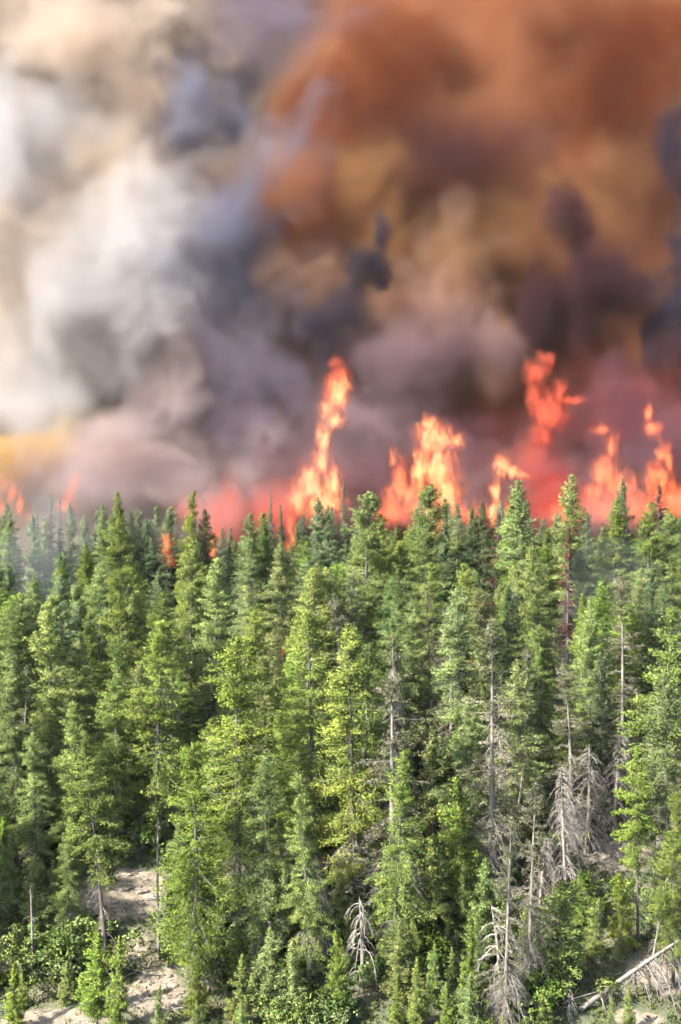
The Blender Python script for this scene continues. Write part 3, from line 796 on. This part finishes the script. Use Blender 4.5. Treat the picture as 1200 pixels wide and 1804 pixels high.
# --- skyline, left to right: tip pixel, distance, kind, label
for (px, py, Y, kind, wd, lab) in [
 (14, 903, 97, 'full', 0.85, 'leftmost skyline spruce standing in front of the pale edge flame'),
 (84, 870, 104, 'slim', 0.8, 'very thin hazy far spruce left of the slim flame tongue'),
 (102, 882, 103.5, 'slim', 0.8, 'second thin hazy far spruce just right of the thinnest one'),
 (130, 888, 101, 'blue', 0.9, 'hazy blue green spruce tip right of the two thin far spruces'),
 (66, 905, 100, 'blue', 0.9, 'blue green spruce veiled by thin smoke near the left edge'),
 (218, 868, 96, 'full', 0.85, 'tall narrow dark spruce alone against pinkish smoke at left'),
 (192, 905, 98, 'blue', 0.9, 'shorter bluish spruce left of the tall narrow dark one'),
 (250, 915, 97, 'blue', 0.9, 'low bluish spruce right of the tall narrow dark one'),
 (290, 898, 97, 'blue', 1.0, 'blunt topped spruce above the small fire in the gap'),
 (322, 866, 94, 'full', 0.75, 'slim fresh green spruce with long bare tip at left skyline'),
 (355, 898, 95, 'bright', 0.8, 'yellowish spruce just right of the slim bare tipped one'),
 (396, 930, 96, 'slim', 1.2, 'small dark spruce beside the low flame left of centre'),
 (443, 903, 92, 'full', 1.0, 'left of a pair of rounded spruces before salmon fire glow'),
 (474, 905, 92.5, 'full', 1.0, 'right of a pair of rounded spruces before salmon fire glow'),
 (476, 868, 104, 'slim', 0.7, 'thin far spire dark against the smoke left of tall flame'),
 (502, 890, 99, 'slim', 0.9, 'thin reddish lit spruce at the foot of the tall flame'),
 (551, 878, 92, 'blue', 1.05, 'bluish spruce right under the tall orange flame'),
 (590, 890, 96, 'blue', 0.9, 'dim spruce between tall flame and the bright centre spruce'),
 (614, 848, 103, 'slim', 0.7, 'thin dark far spire right of the tall flame'),
 (635, 866, 88, 'bright', 1.1, 'broad bright green spruce on the skyline right of the tall flame'),
 (672, 908, 88, 'bright', 1.0, 'bright spruce leaning on the broad one before plum smoke'),
 (745, 855, 88, 'bright', 1.05, 'bright cone shaped spruce in front of the wide yellow flame'),
 (785, 878, 95, 'slim', 1.1, 'dark slim spruce at the right foot of the wide flame'),
 (822, 893, 96, 'blue', 0.9, 'dull green spruce right of the dark slim one'),
 (848, 886, 96, 'blue', 0.9, 'bluish spruce left of the small flame over two tips'),
 (872, 905, 95, 'scorched', 0.9, 'reddish scorched spruce under the small orange flame'),
 (902, 866, 92, 'full', 0.95, 'left of two pointed spruces under the small orange flame'),
 (931, 848, 90, 'full', 0.95, 'taller right one of two pointed spruces under the small flame'),
 (993, 838, 90, 'full', 0.95, 'tallest skyline spruce before the dark gap between right flames'),
 (1070, 880, 91, 'full', 1.0, 'spruce in front of the hooked orange flame'),
 (1112, 846, 94, 'blue', 0.8, 'pointed spruce between the hooked and the forked flame'),
 (1138, 885, 90, 'bright', 1.0, 'bright spruce left of the charred one at right'),
 (1160, 855, 95, 'scorched', 1.1, 'charred purple brown spruce against the forked flame'),
 (1188, 905, 89, 'bright', 1.0, 'rightmost skyline spruce before glowing orange smoke')]:
    tree_at(px, py, 13, kind, lab, wd, Y, SK)
# --- thin far trees that close the treeline
count = tries = 0
while count < 42 and tries < 3000:
    tries += 1
    Y = random.uniform(99, 107)
    px = random.uniform(-20, 1220)
    py = random.uniform(878, 925) + (8 if px < 420 else 0)
    q = at(px, py, Y); g = ground(q.x, q.y)
    if any((q.x - a) ** 2 + (q.y - b) ** 2 < 1.3 for (a, b, s_) in placed): continue
    placed.append((q.x, q.y, 0.6))
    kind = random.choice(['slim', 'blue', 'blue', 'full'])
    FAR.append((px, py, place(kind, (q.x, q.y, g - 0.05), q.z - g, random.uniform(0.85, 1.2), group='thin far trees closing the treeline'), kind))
    count += 1

# --- notable trees of the slope
for (px, py, h, kind, wd, lab) in [
 (82, 1050, 13, 'clumpy', 1.0, 'sunlit round topped spruce at left below the drifting blue smoke'),
 (213, 1008, 13, 'clumpy', 1.0, 'bright clumpy spruce below the tall narrow dark skyline spruce'),
 (332, 955, 13, 'bright', 1.0, 'bright yellow green spruce right of the small fire in the gap'),
 (285, 1038, 12, 'ragged', 0.8, 'pointed spruce in front of a dark gap at left'),
 (372, 985, 13, 'clumpy', 1.0, 'yellow green spruce below the low flame left of centre'),
 (500, 955, 13, 'ragged', 0.9, 'spruce with fire showing behind its tip under tall flame'),
 (700, 1018, 12.5, 'clumpy', 0.95, 'vivid green spruce below the broad bright skyline spruce'),
 (268, 1092, 12, 'clumpy', 1.25, 'large sunlit spruce with sloping bright left side'),
 (130, 1122, 10.5, 'ragged', 0.95, 'slender spruce lit on its left edge above the sandy bank'),
 (200, 1128, 11, 'clumpy', 0.95, 'yellow green spruce between the slender and the large sunlit one'),
 (556, 1078, 14, 'clumpy', 1.05, 'big pointed spruce with layered boughs in the middle'),
 (622, 1100, 14, 'ragged', 1.0, 'light green spruce right of the big layered one'),
 (692, 1120, 14, 'grey', 1.0, 'spruce with grey lichened middle right of centre'),
 (815, 1035, 13, 'ragged', 1.0, 'full lit spruce standing right of a deep dark gap'),
 (868, 1090, 14, 'grey', 1.0, 'tall lichen grey spruce with long pale trunk right of centre'),
 (945, 962, 12.5, 'bright', 0.9, 'yellow topped spruce below the tallest skyline spruce'),
 (1002, 930, 12, 'scorched', 0.8, 'brown scorched spruce just below the tallest skyline spruce'),
 (916, 1163, 10, 'bright', 1.15, 'neat light green cone shaped spruce right of lichen trunk'),
 (1010, 1170, 10, 'grey', 1.25, 'wide grey green spruce above the dead twiggy one'),
 (1060, 1150, 9.5, 'blue', 1.0, 'dark green spruce right of the wide grey one'),
 (1165, 1075, 14, 'highcrown', 1.0, 'yellow green spruce with pale trunk near the right edge'),
 (1098, 1010, 13, 'grey', 0.9, 'greyish spruce veiled by thin blue smoke at right'),
 (342, 1312, 11, 'clumpy', 1.0, 'bright leafy spruce standing before the darkest hollow'),
 (30, 1145, 11.5, 'ragged', 0.9, 'shaded dark spruce at the left edge'),
 (60, 1290, 8, 'ragged', 0.9, 'shaded low spruce above the curled dead top'),
 (186, 1300, 10.5, 'highcrown', 0.9, 'spruce with bare dark trunk standing on the pale bank'),
 (420, 1130, 14, 'ragged', 1.1, 'broad spruce left of the big layered one'),
 (460, 1330, 10, 'ragged', 1.0, 'mid height spruce below the broad one left of centre'),
 (545, 1360, 9.5, 'ragged', 0.8, 'thin stringy spruce in the lower middle'),
 (690, 1330, 10, 'clumpy', 0.8, 'yellow lit spruce beside broken pale limbs'),
 (765, 1285, 7, 'fir', 0.9, 'small dark spruce under a dead spire in the dark gap'),
 (935, 1380, 9.5, 'grey', 0.9, 'grey speckled spruce beside the leaning dead trunk'),
 (890, 1440, 9, 'grey', 0.9, 'lichen hung spruce above the arching white limbs'),
 (1128, 1320, 9, 'highcrown', 0.7, 'spruce with thin bare trunk behind the pale right patch'),
 (1190, 1400, 8.5, 'clumpy', 0.9, 'green spruce cut by the right edge above the leaning log'),
 (820, 1375, 6.5, 'fir', 0.9, 'small green spruce low between two grey spruces'),
 (1180, 1190, 12, 'ragged', 0.9, 'dense green spruce at the right edge halfway down')]:
    tree_at(px, py, h, kind, lab, wd, None, MID)

# --- young trees and shrubs at the bottom
LOW = 'young growth at the foot of the slope'
for (px, py, base_y, kind, wd, lab) in [
 (384, 1573, 1700, 'sapling', 0.7, 'slim pointed young spruce right of the sandy slide'),
 (424, 1525, 1640, 'sapling', 0.8, 'young yellow green spruce behind the slim pointed one'),
 (165, 1648, 1790, 'sapling', 1.2, 'bushy young spruce left of the sandy slide'),
 (206, 1655, 1812, 'sapling', 0.7, 'narrow young spruce at the edge of the sandy slide'),
 (280, 1735, 1815, 'sapling', 0.8, 'tiny spruce standing on the sandy slide'),
 (828, 1618, 1790, 'sapling', 0.75, 'bright young spruce left of the arching white limbs'),
 (815, 1522, 1640, 'sapling', 1.1, 'round young spruce right of the lower middle'),
 (735, 1690, 1840, 'sapling', 0.9, 'bright young spruce at the bottom right of centre'),
 (700, 1730, 1850, 'sapling', 1.0, 'short bright young spruce at the bottom centre'),
 (985, 1555, 1760, 'fir', 1.25, 'dark bushy young spruce left of the fallen log'),
 (1165, 1500, 1640, 'sapling', 1.0, 'light young spruce above the leaning pale trunk'),
 (25, 1700, 1830, 'sapling', 0.9, 'young spruce in the bottom left corner'),
 (480, 1640, 1800, 'fir', 1.1, 'dense dark young spruce at bottom left of centre'),
 (790, 1730, 1860, 'fir', 0.9, 'small green spruce at the bottom right of centre'),
 (600, 1640, 1790, 'fir', 0.8, 'young green spruce left of the white dead snag'),
 (1110, 1740, 1850, 'sapling', 0.9, 'pale young spruce right under the fallen log')]:
    g = ground_hit(px, base_y) if base_y < 1804 else None
    if g is None:
        g = ray(px, base_y) * 49.5; g.z = ground(g.x, g.y)
    tip = at(px, py, g.y)
    placed.append((g.x, g.y, 0.5))
    PROT.append((px, py + 40, 18, 45, g.y))
    place(kind, (g.x, g.y, g.z - 0.05), max(1.0, tip.z - g.z), wd, label=lab, group=LOW)

# --- dead trees
DEAD = 'dead bleached trees on the slope'
for (px, py, base_y, kind, wd, tilt, var, lab) in [
 (640, 1575, 1740, 'bone_snag', 0.9, (0, 0), 0, 'white dead snag with arching bare limbs at the bottom middle'),
 (872, 1590, 1815, 'bone_snag', 0.85, (0, -0.08), 1, 'tall white dead snag with drooping limbs at the bottom right'),
 (1045, 1310, 1505, 'snag', 1.5, (0, 0.06), 0, 'large grey dead spruce thick with twigs beside the pale patch'),
 (1090, 1290, 1470, 'snag', 1.2, (0, 0.05), 1, 'arching grey dead spruce right of the twiggy one'),
 (648, 1380, 1560, 'bone_snag', 0.7, (0, 0.12), 1, 'broken pale snag beside the yellow lit spruce'),
 (436, 1385, 1530, 'thin_snag', 1.2, (0, 0), 0, 'pale bare snag inside the dark hollow left of centre'),
 (62, 1555, 1720, 'thin_snag', 1.3, (0, 0.03), 1, 'thin grey snag with curled top at bottom left'),
 (757, 1245, 1420, 'thin_snag', 0.6, (0, 0), 0, 'thin dead spire above the small dark spruce'),
 (925, 1338, 1600, 'thin_snag', 0.7, (0, 0.14), 1, 'leaning dead trunk crossing the grey spruces'),
 (1185, 1470, 1700, 'thin_snag', 0.7, (0, 0.16), 0, 'pale leaning trunk at the right above the fallen log'),
 (280, 1440, 1690, 'thin_snag', 1.0, (0, 0), 1, 'grey bare trunk beside the pale stony bank'),
 (985, 1345, 1590, 'snag', 0.9, (0, -0.05), 1, 'slender grey twiggy dead spruce left of the large one'),
 (1010, 1400, 1570, 'snag', 1.3, (0, 0.10), 0, 'leaning grey twiggy dead spruce in front of the large one'),
 (885, 1230, 1500, 'snag', 0.9, (0, 0.02), 0, 'tall grey dead spruce beside the long pale lichen trunk'),
 (960, 1470, 1660, 'snag', 1.0, (0, 0.08), 1, 'low grey dead spruce above the dark bushy young spruce'),
 (1140, 1300, 1450, 'snag', 0.8, (0, -0.12), 1, 'grey dead spruce leaning left near the right edge'),
 (700, 1160, 1480, 'snag', 0.7, (0, 0.03), 0, 'grey twiggy dead spruce in the middle right of centre'),
 (300, 1170, 1480, 'snag', 0.7, (0, 0.02), 1, 'grey twiggy dead spruce above the darkest hollow'),
 (560, 1500, 1690, 'snag', 0.8, (0, -0.06), 0, 'low grey dead spruce in the lower middle'),
 (1005, 1740, 1800, 'bone_snag', 1.0, (0, 0.1), 0, 'small broken snag by the butt of the fallen log')]:
    g = ground_hit(px, min(base_y, 1800))
    tip = at(px, py, g.y)
    h = max(1.0, tip.z - g.z)
    g.x -= math.sin(tilt[1]) * h
    placed.append((g.x, g.y, 0.4))
    PROT.append((px, py + 0.35 * h * F / g.y, 0.12 * h * F / g.y, 0.38 * h * F / g.y, g.y))
    place(kind, (g.x, g.y, g.z - 0.05), h, wd, label=lab, group=DEAD, tilt=tilt, variant=var, rz=0.0 if tilt[1] else None)

# fallen log with hanging branches, bottom right
def fallen_log():
    a = ground_hit(1022, 1783); b = at(1230, 1640, a.y + 1.6)
    e = empty('fallen_log', a)
    v = b - a
    rng = np.random.default_rng(77)
    tb = Tubes()
    ts = np.linspace(0, 1, 12)
    P = [tuple(v * t + Vector((0, 0, 0.10 + 0.10 * math.sin(t * 3.1)))) for t in ts]
    tb.add(P, np.linspace(0.115, 0.045, 12), 8)
    me = tb.mesh('trunk'); link('trunk', me, M['log_wood'], e)
    tw = Tubes()
    for i in range(60):
        t = rng.uniform(0.15, 1.0)
        o = v * t
        dead_branch(tw, rng, (o.x, o.y, o.z + 0.15), rng.uniform(-0.9, 0.9) + math.pi * rng.integers(0, 2) * 0.5, rng.uniform(0.7, 1.9), 0.032, sub=4, e0=math.radians(rng.uniform(-70, -20)), droop=0.6)
    me = tw.mesh('branches'); o = link('branches', me, M['bone'], e); o['kind'] = 'stuff'
    tag(e, 'bleached fallen tree trunk sloping up to the right edge', 'log')
fallen_log()

# --- the rest of the forest
def clear_here(x, y):
    return any(((x - cx) / (hx + 0.2)) ** 2 + ((y - cy_) / (hy + 0.7)) ** 2 < 1.0 for (cx, cy_, hx, hy, s) in PW)

def blocks_view(x, y, g, h, half):
    """whether something standing there would hide one of the bare patches, or shade it"""
    bx, by = to_px((x, y, g)); tx, ty = to_px((x, y, g + h))
    k = half * F / y
    for (px, py, rx, ry) in ((222, 1572, 62, 38), (282, 1745, 34, 60), (1098, 1512, 55, 30), (90, 1798, 60, 10), (1110, 1725, 90, 50)):
        if abs(px - bx) < rx + k * 0.7 and ty - ry * 0.5 < py < by + ry * 0.5: return True
    for (px, py, rx, ry, Y) in PROT:
        if y < Y - 0.3 and abs(px - bx) < rx + k * 0.45 and ty - ry < py < by + ry: return True
    for (cx, cy_, hx, hy, s) in PW[:5]:
        c = Vector((cx, cy_, ground(cx, cy_)))
        t = ((x - cx) * sun_dir.x + (y - cy_) * sun_dir.y) / (sun_dir.x ** 2 + sun_dir.y ** 2)
        if t > 0:
            q = c + sun_dir * t
            if math.hypot(q.x - x, q.y - y) < half + 0.8 and q.z < g + h: return True
    return False

def to_px(p):
    yy = p[1] * CP - p[2] * SP
    zz = p[1] * SP + p[2] * CP
    return 600 + F * p[0] / yy, 902 - F * zz / yy

MARKS = [  # things one can find in the picture, for telling the other trees apart
 (70, 1000, 'the thin blue smoke at left'), (218, 890, 'the tall narrow dark skyline spruce'), (294, 965, 'the small fire in the gap'), (378, 950, 'the low flame between treetops'),
 (458, 910, 'the pair of rounded skyline spruces'), (551, 890, 'the foot of the tall flame'), (640, 885, 'the broad bright skyline spruce'), (745, 875, 'the cone spruce before the wide flame'),
 (930, 870, 'the two pointed skyline spruces'), (993, 860, 'the tallest skyline spruce'), (1070, 900, 'the spruce before the hooked flame'), (1160, 880, 'the charred spruce'),
 (82, 1080, 'the round topped spruce at left'), (213, 1040, 'the bright clumpy spruce at left'), (332, 990, 'the yellow green spruce by the gap fire'), (270, 1150, 'the large sunlit sloping spruce'),
 (130, 1160, 'the slender left lit spruce'), (556, 1130, 'the big layered middle spruce'), (692, 1160, 'the grey waisted spruce'), (815, 1070, 'the full spruce by the deep gap'), (700, 1040, 'the vivid green spruce'),
 (870, 1150, 'the long pale lichen trunk'), (945, 990, 'the yellow topped spruce'), (916, 1210, 'the neat light green cone spruce'), (1010, 1210, 'the wide grey green spruce'), (1098, 1050, 'the smoke veiled grey spruce'),
 (1165, 1120, 'the pale trunked spruce near the right edge'), (342, 1380, 'the leafy spruce before the darkest hollow'), (30, 1200, 'the shaded spruce at the left edge'), (182, 1380, 'the bare trunked spruce on the bank'),
 (460, 1390, 'the pale snag in the dark hollow'), (650, 1420, 'the broken pale snag'), (765, 1330, 'the small spruce under the dead spire'), (1045, 1400, 'the large twiggy grey dead spruce'), (925, 1430, 'the leaning dead trunk'),
 (222, 1575, 'the pale stony bank'), (280, 1740, 'the sandy slide'), (90, 1795, 'the bare ground at bottom left'), (640, 1650, 'the white arching snag'), (872, 1700, 'the tall drooping white snag'),
 (1110, 1725, 'the fallen log'), (985, 1620, 'the dark bushy young spruce'), (62, 1600, 'the curled top snag'), (384, 1630, 'the slim pointed young spruce'), (500, 1715, 'the small bare spot at the bottom'),
 (1098, 1512, 'the pale patch at right'), (735, 1760, 'the bright young spruces at the bottom'), (815, 1570, 'the round young spruce'), (600, 1720, 'the young spruce left of the white snag')]

def where(px, py):
    m = min(MARKS, key=lambda q: (q[0] - px) ** 2 + ((q[1] - py) * 1.0) ** 2)
    dx, dy = px - m[0], py - m[1]
    if abs(dx) > abs(dy) * 0.8:
        side = 'left of ' if dx < 0 else 'right of '
        return ('just ' if abs(dx) < 45 else '') + side + m[2]
    return ('below ' if dy > 0 else 'above ') + m[2]

for (px, py, e, kind) in FAR:
    tag(e, f"{'thin far spruce' if kind == 'slim' else 'hazy far spruce' if kind == 'blue' else 'far green spruce'} {where(px, py)}", 'tree')
KIND_WORDS = {'full': 'even green spruce', 'bright': 'evenly bright spruce', 'ragged': 'ragged mid green spruce', 'clumpy': 'clumpy yellowish spruce', 'blue': 'bluish dark spruce', 'highcrown': 'bare stemmed spruce', 'grey': 'thin lichen grey spruce', 'fir': 'low dense green spruce', 'sapling': 'low yellow green spruce'}
count = 0
tries = 0
while count < 194 and tries < 16000:
    tries += 1
    y = random.uniform(54, 103)
    hw = (600 / F) * y + 1.5
    x = random.uniform(-hw - 1.5, hw)
    if clear_here(x, y): continue
    dmin = 1.42 if y > 62 else 1.3
    if any((x - a) ** 2 + ((y - b) * 0.85) ** 2 < (dmin * (0.75 + 0.25 * s)) ** 2 for (a, b, s) in placed): continue
    g = ground(x, y)
    left = x / hw
    if y > 86: kind = random.choices(['full', 'bright', 'blue', 'ragged'], [3, 2, 3 if left < 0.2 else 2, 1])[0]; h = random.uniform(9.5, 12.3)
    elif y > 70: kind = random.choices(['ragged', 'clumpy', 'grey', 'full', 'blue'], [3, 3, 3.6 if left > 0.0 else 0.6, 1, 1.5])[0]; h = random.uniform(9.5, 13.5)
    elif y > 61: kind = random.choices(['ragged', 'clumpy', 'grey', 'fir', 'highcrown'], [3, 2, 3.6 if left > 0.1 else 0.6, 1, 1])[0]; h = random.uniform(7.0, 11.5)
    else: kind = random.choices(['ragged', 'clumpy', 'grey', 'fir', 'sapling'], [1, 0.6, 0.8 if left > 0 else 0.3, 3, 2])[0]; h = random.uniform(5.0, 8.0)
    if kind in ('fir', 'sapling'): h *= 0.62
    # keep the tops below the skyline of the photograph
    if y > 84:
        h = min(h, (at(600, 930, y).z + random.uniform(-1.2, 0.3)) - g)
    if blocks_view(x, y, g, h, 1.2): continue
    placed.append((x, y, 1.0))
    tp = to_px((x, y, g + h * 0.8))
    lab = f'{KIND_WORDS[kind]} {where(*tp)}'
    place(kind, (x, y, g - 0.05), h, random.uniform(0.85, 1.15), label=lab, group=KIND_WORDS[kind] + 's filling the forest')
    count += 1

# unseen tall spruces added beyond the left edge to shade the lower left
for (x, y, h) in [(-21, 51.5, 15), (-22.5, 54, 15.5), (-24, 58.5, 16), (-23, 60.8, 16), (-25.5, 62, 17), (-24, 64, 16), (-26, 67, 17), (-24.5, 70, 16)]:
    place('ragged', (x, y, ground(x, y) - 0.05), h, 1.25, label='unseen tall spruce added beyond the left edge for its shade', group='unseen shade spruces beyond the left edge')

# young conifers between the shrubs at the foot of the slope
count = tries = 0
while count < 48 and tries < 6000:
    tries += 1
    y = random.uniform(48.5, 58)
    hw = (600 / F) * y + 0.5
    x = random.uniform(-hw, hw)
    if sandiness(x, y) > 0.25: continue
    if any((x - a) ** 2 + (y - b) ** 2 < 0.8 for (a, b, s) in placed): continue
    g = ground(x, y); h = random.uniform(1.5, 3.6)
    if blocks_view(x, y, g, h, 0.6): continue
    placed.append((x, y, 0.4))
    kind = random.choice(['sapling', 'fir'])
    tp = to_px((x, y, g + h * 0.6))
    place(kind, (x, y, g - 0.03), h, random.uniform(0.8, 1.15), label=f"{'short' if h < 2 else 'middling' if h < 2.8 else 'tall'} {'yellow green' if kind == 'sapling' else 'deep green'} young spruce {where(*tp)}", group='young spruces among the shrubs')
    count += 1

# understory: shrubs along the lower slope
SHW = {'shrub': 'leafy light green shrub', 'dark_shrub': 'leafy dark green shrub', 'dry_shrub': 'dry tan brush clump'}
count = tries = 0
while count < 190 and tries < 20000:
    tries += 1
    y = random.uniform(48.0, 68)
    hw = (600 / F) * y + 0.8
    x = random.uniform(-hw, hw)
    s = sandiness(x, y)
    kind = random.choices(['shrub', 'dark_shrub', 'dry_shrub'], [4, 2, 0.06])[0]
    if s > 0.25:
        if random.random() < 0.93: continue
        kind = 'dry_shrub'
    g = ground(x, y)
    h = random.uniform(0.8, 2.1)
    if blocks_view(x, y, g, h, 0.9): continue
    tp = to_px((x, y, g + h * 0.5))
    size = 'small ' if h < 1.2 else 'tall ' if h > 1.8 else ''
    lab = f'{size}{SHW[kind]} {where(*tp)}'
    place(kind, (x, y, g - 0.03), h, random.uniform(0.8, 1.2), label=lab, cat='shrub', group=SHW[kind] + 's on the lower slope')
    count += 1

# stones on the pale bank
def stone_mesh(seed):
    rng = np.random.default_rng(seed)
    import bmesh
    bm = bmesh.new()
    bmesh.ops.create_icosphere(bm, subdivisions=2, radius=1.0)
    for v in bm.verts:
        n = mnoise.noise(v.co * 1.3 + Vector((seed * 3.1, 0, 0)))
        v.co *= 1 + 0.35 * n
        v.co.z *= 0.45
    me = bpy.data.meshes.new('stone')
    bm.to_mesh(me); bm.free()
    me.materials.append(M['stone'])
    return me
stones = [stone_mesh(s) for s in range(4)]
for k in range(60):
    cx, cy_, hx, hy, s = PW[0] if k < 34 else PW[3] if k < 48 else PW[1]
    x = cx + random.uniform(-hx, hx) * 0.85; y = cy_ + random.uniform(-hy, hy) * 0.8
    o = bpy.data.objects.new('stone', stones[k % 4])
    C.objects.link(o)
    r = random.uniform(0.07, 0.26)
    o.location = (x, y, ground(x, y) + 0.02)
    o.scale = (r * random.uniform(1, 1.7), r, r)
    o.rotation_euler = (random.uniform(-.2, .2), random.uniform(-.2, .2), random.uniform(-0.5, 0.5))
    where = 'on the bank under the bare trunked spruce' if k < 34 else 'on the patch right of the dead twiggy spruce' if k < 48 else 'on the sandy slide'
    tag(o, 'pale weathered stone ' + where, 'stone', 'pale stones ' + where)

# fallen sticks lying on the bare ground
def stick_mesh(seed):
    rng = np.random.default_rng(seed)
    tw = Tubes()
    L = 1.0
    P = [(L * (k / 6 - 0.5), 0.05 * rng.normal(), 0.02 + 0.03 * rng.normal()) for k in range(7)]
    tw.add(P, np.linspace(0.03, 0.012, 7), 5)
    for k in range(4):
        q = P[rng.integers(1, 6)]
        tw.add([q, (q[0] + rng.normal() * 0.1, q[1] + rng.normal() * 0.12, q[2] + 0.08)], [0.012, 0.005], 3)
    me = tw.mesh('fallen_stick'); me.materials.append(M['twig'])
    return me
sticks = [stick_mesh(500 + k) for k in range(3)]
for k in range(40):
    cx, cy_, hx, hy, s = PW[(0, 1, 3, 4, 2)[k % 5]]
    x = cx + random.uniform(-hx, hx) * 1.1; y = cy_ + random.uniform(-hy, hy) * 1.1
    o = bpy.data.objects.new('fallen_stick', sticks[k % 3])
    C.objects.link(o)
    L = random.uniform(0.6, 2.4)
    o.location = (x, y, ground(x, y) + 0.05)
    o.scale = (L, 1.0, 1.0)
    o.rotation_euler = (0, random.uniform(-.12, .12), random.uniform(0, 6.28))
    where_ = ('pale stony bank', 'sandy slide', 'pale patch at right', 'bare ground under the fallen log', 'bare ground at bottom left')[k % 5]
    tag(o, 'dry grey stick lying on the ' + where_, 'stick', 'dry sticks on the ' + where_)

# ground cover between the shrubs
def ground_cover():
    rng = np.random.default_rng(55)
    tc, tr, tn, tt = [], [], [], []
    n = 0
    while n < 15000:
        y = rng.uniform(47.5, 76); hw = 600 / F * y + 1.5
        x = rng.uniform(-hw, hw)
        if sandiness(x, y) > 0.2 and rng.uniform() < 0.93: continue
        if fbm(x * 0.35, y * 0.35, 9.0, 2) < -0.32: n += 1; continue
        tc.append((x, y, ground(x, y) + rng.uniform(0.03, 0.2))); tr.append(rng.uniform(0.13, 0.30)); tn.append((0, -0.2, 1)); tt.append(0.42 + 0.5 * fbm(x * 0.3, y * 0.3, 1.0, 3) + rng.normal() * 0.12)
        n += 1
    me = leaves_mesh('ground_cover', np.array(tc), np.array(tr), unit(np.array(tn)), np.array(tt), rng, 10, 0.12, width=0.5, flat=0.7, up=0.8)
    o = link('ground_cover', me, M['leaves_dark'])
    tag(o, 'low leafy ground cover and moss over the forest floor', None, None, 'stuff')
ground_cover()

# ------------------------------------------------------------------ the smoky air over the whole place
def haze_box():
    import bmesh
    bm = bmesh.new()
    bmesh.ops.create_cube(bm, size=1.0)
    x0, x1, y0, y1, z0, z1 = -4010, 4010, -3010, 5010, -66, 80
    for v in bm.verts:
        v.co = ((x0 + x1) / 2 + v.co.x * (x1 - x0), (y0 + y1) / 2 + v.co.y * (y1 - y0), (z0 + z1) / 2 + v.co.z * (z1 - z0))
    me = bpy.data.meshes.new('haze'); bm.to_mesh(me); bm.free()
    m, nt, out = mat_new('thin_air_haze')
    v = N(nt, 'ShaderNodeVolumePrincipled')
    v.inputs['Color'].default_value = (0.86, 0.87, 0.90, 1); v.inputs['Density'].default_value = 0.00005
    nt.links.new(v.outputs[0], out.inputs['Volume'])
    tag(link('haze', me, m), 'thin smoky haze in the air over the forest', None, None, 'stuff')
haze_box()
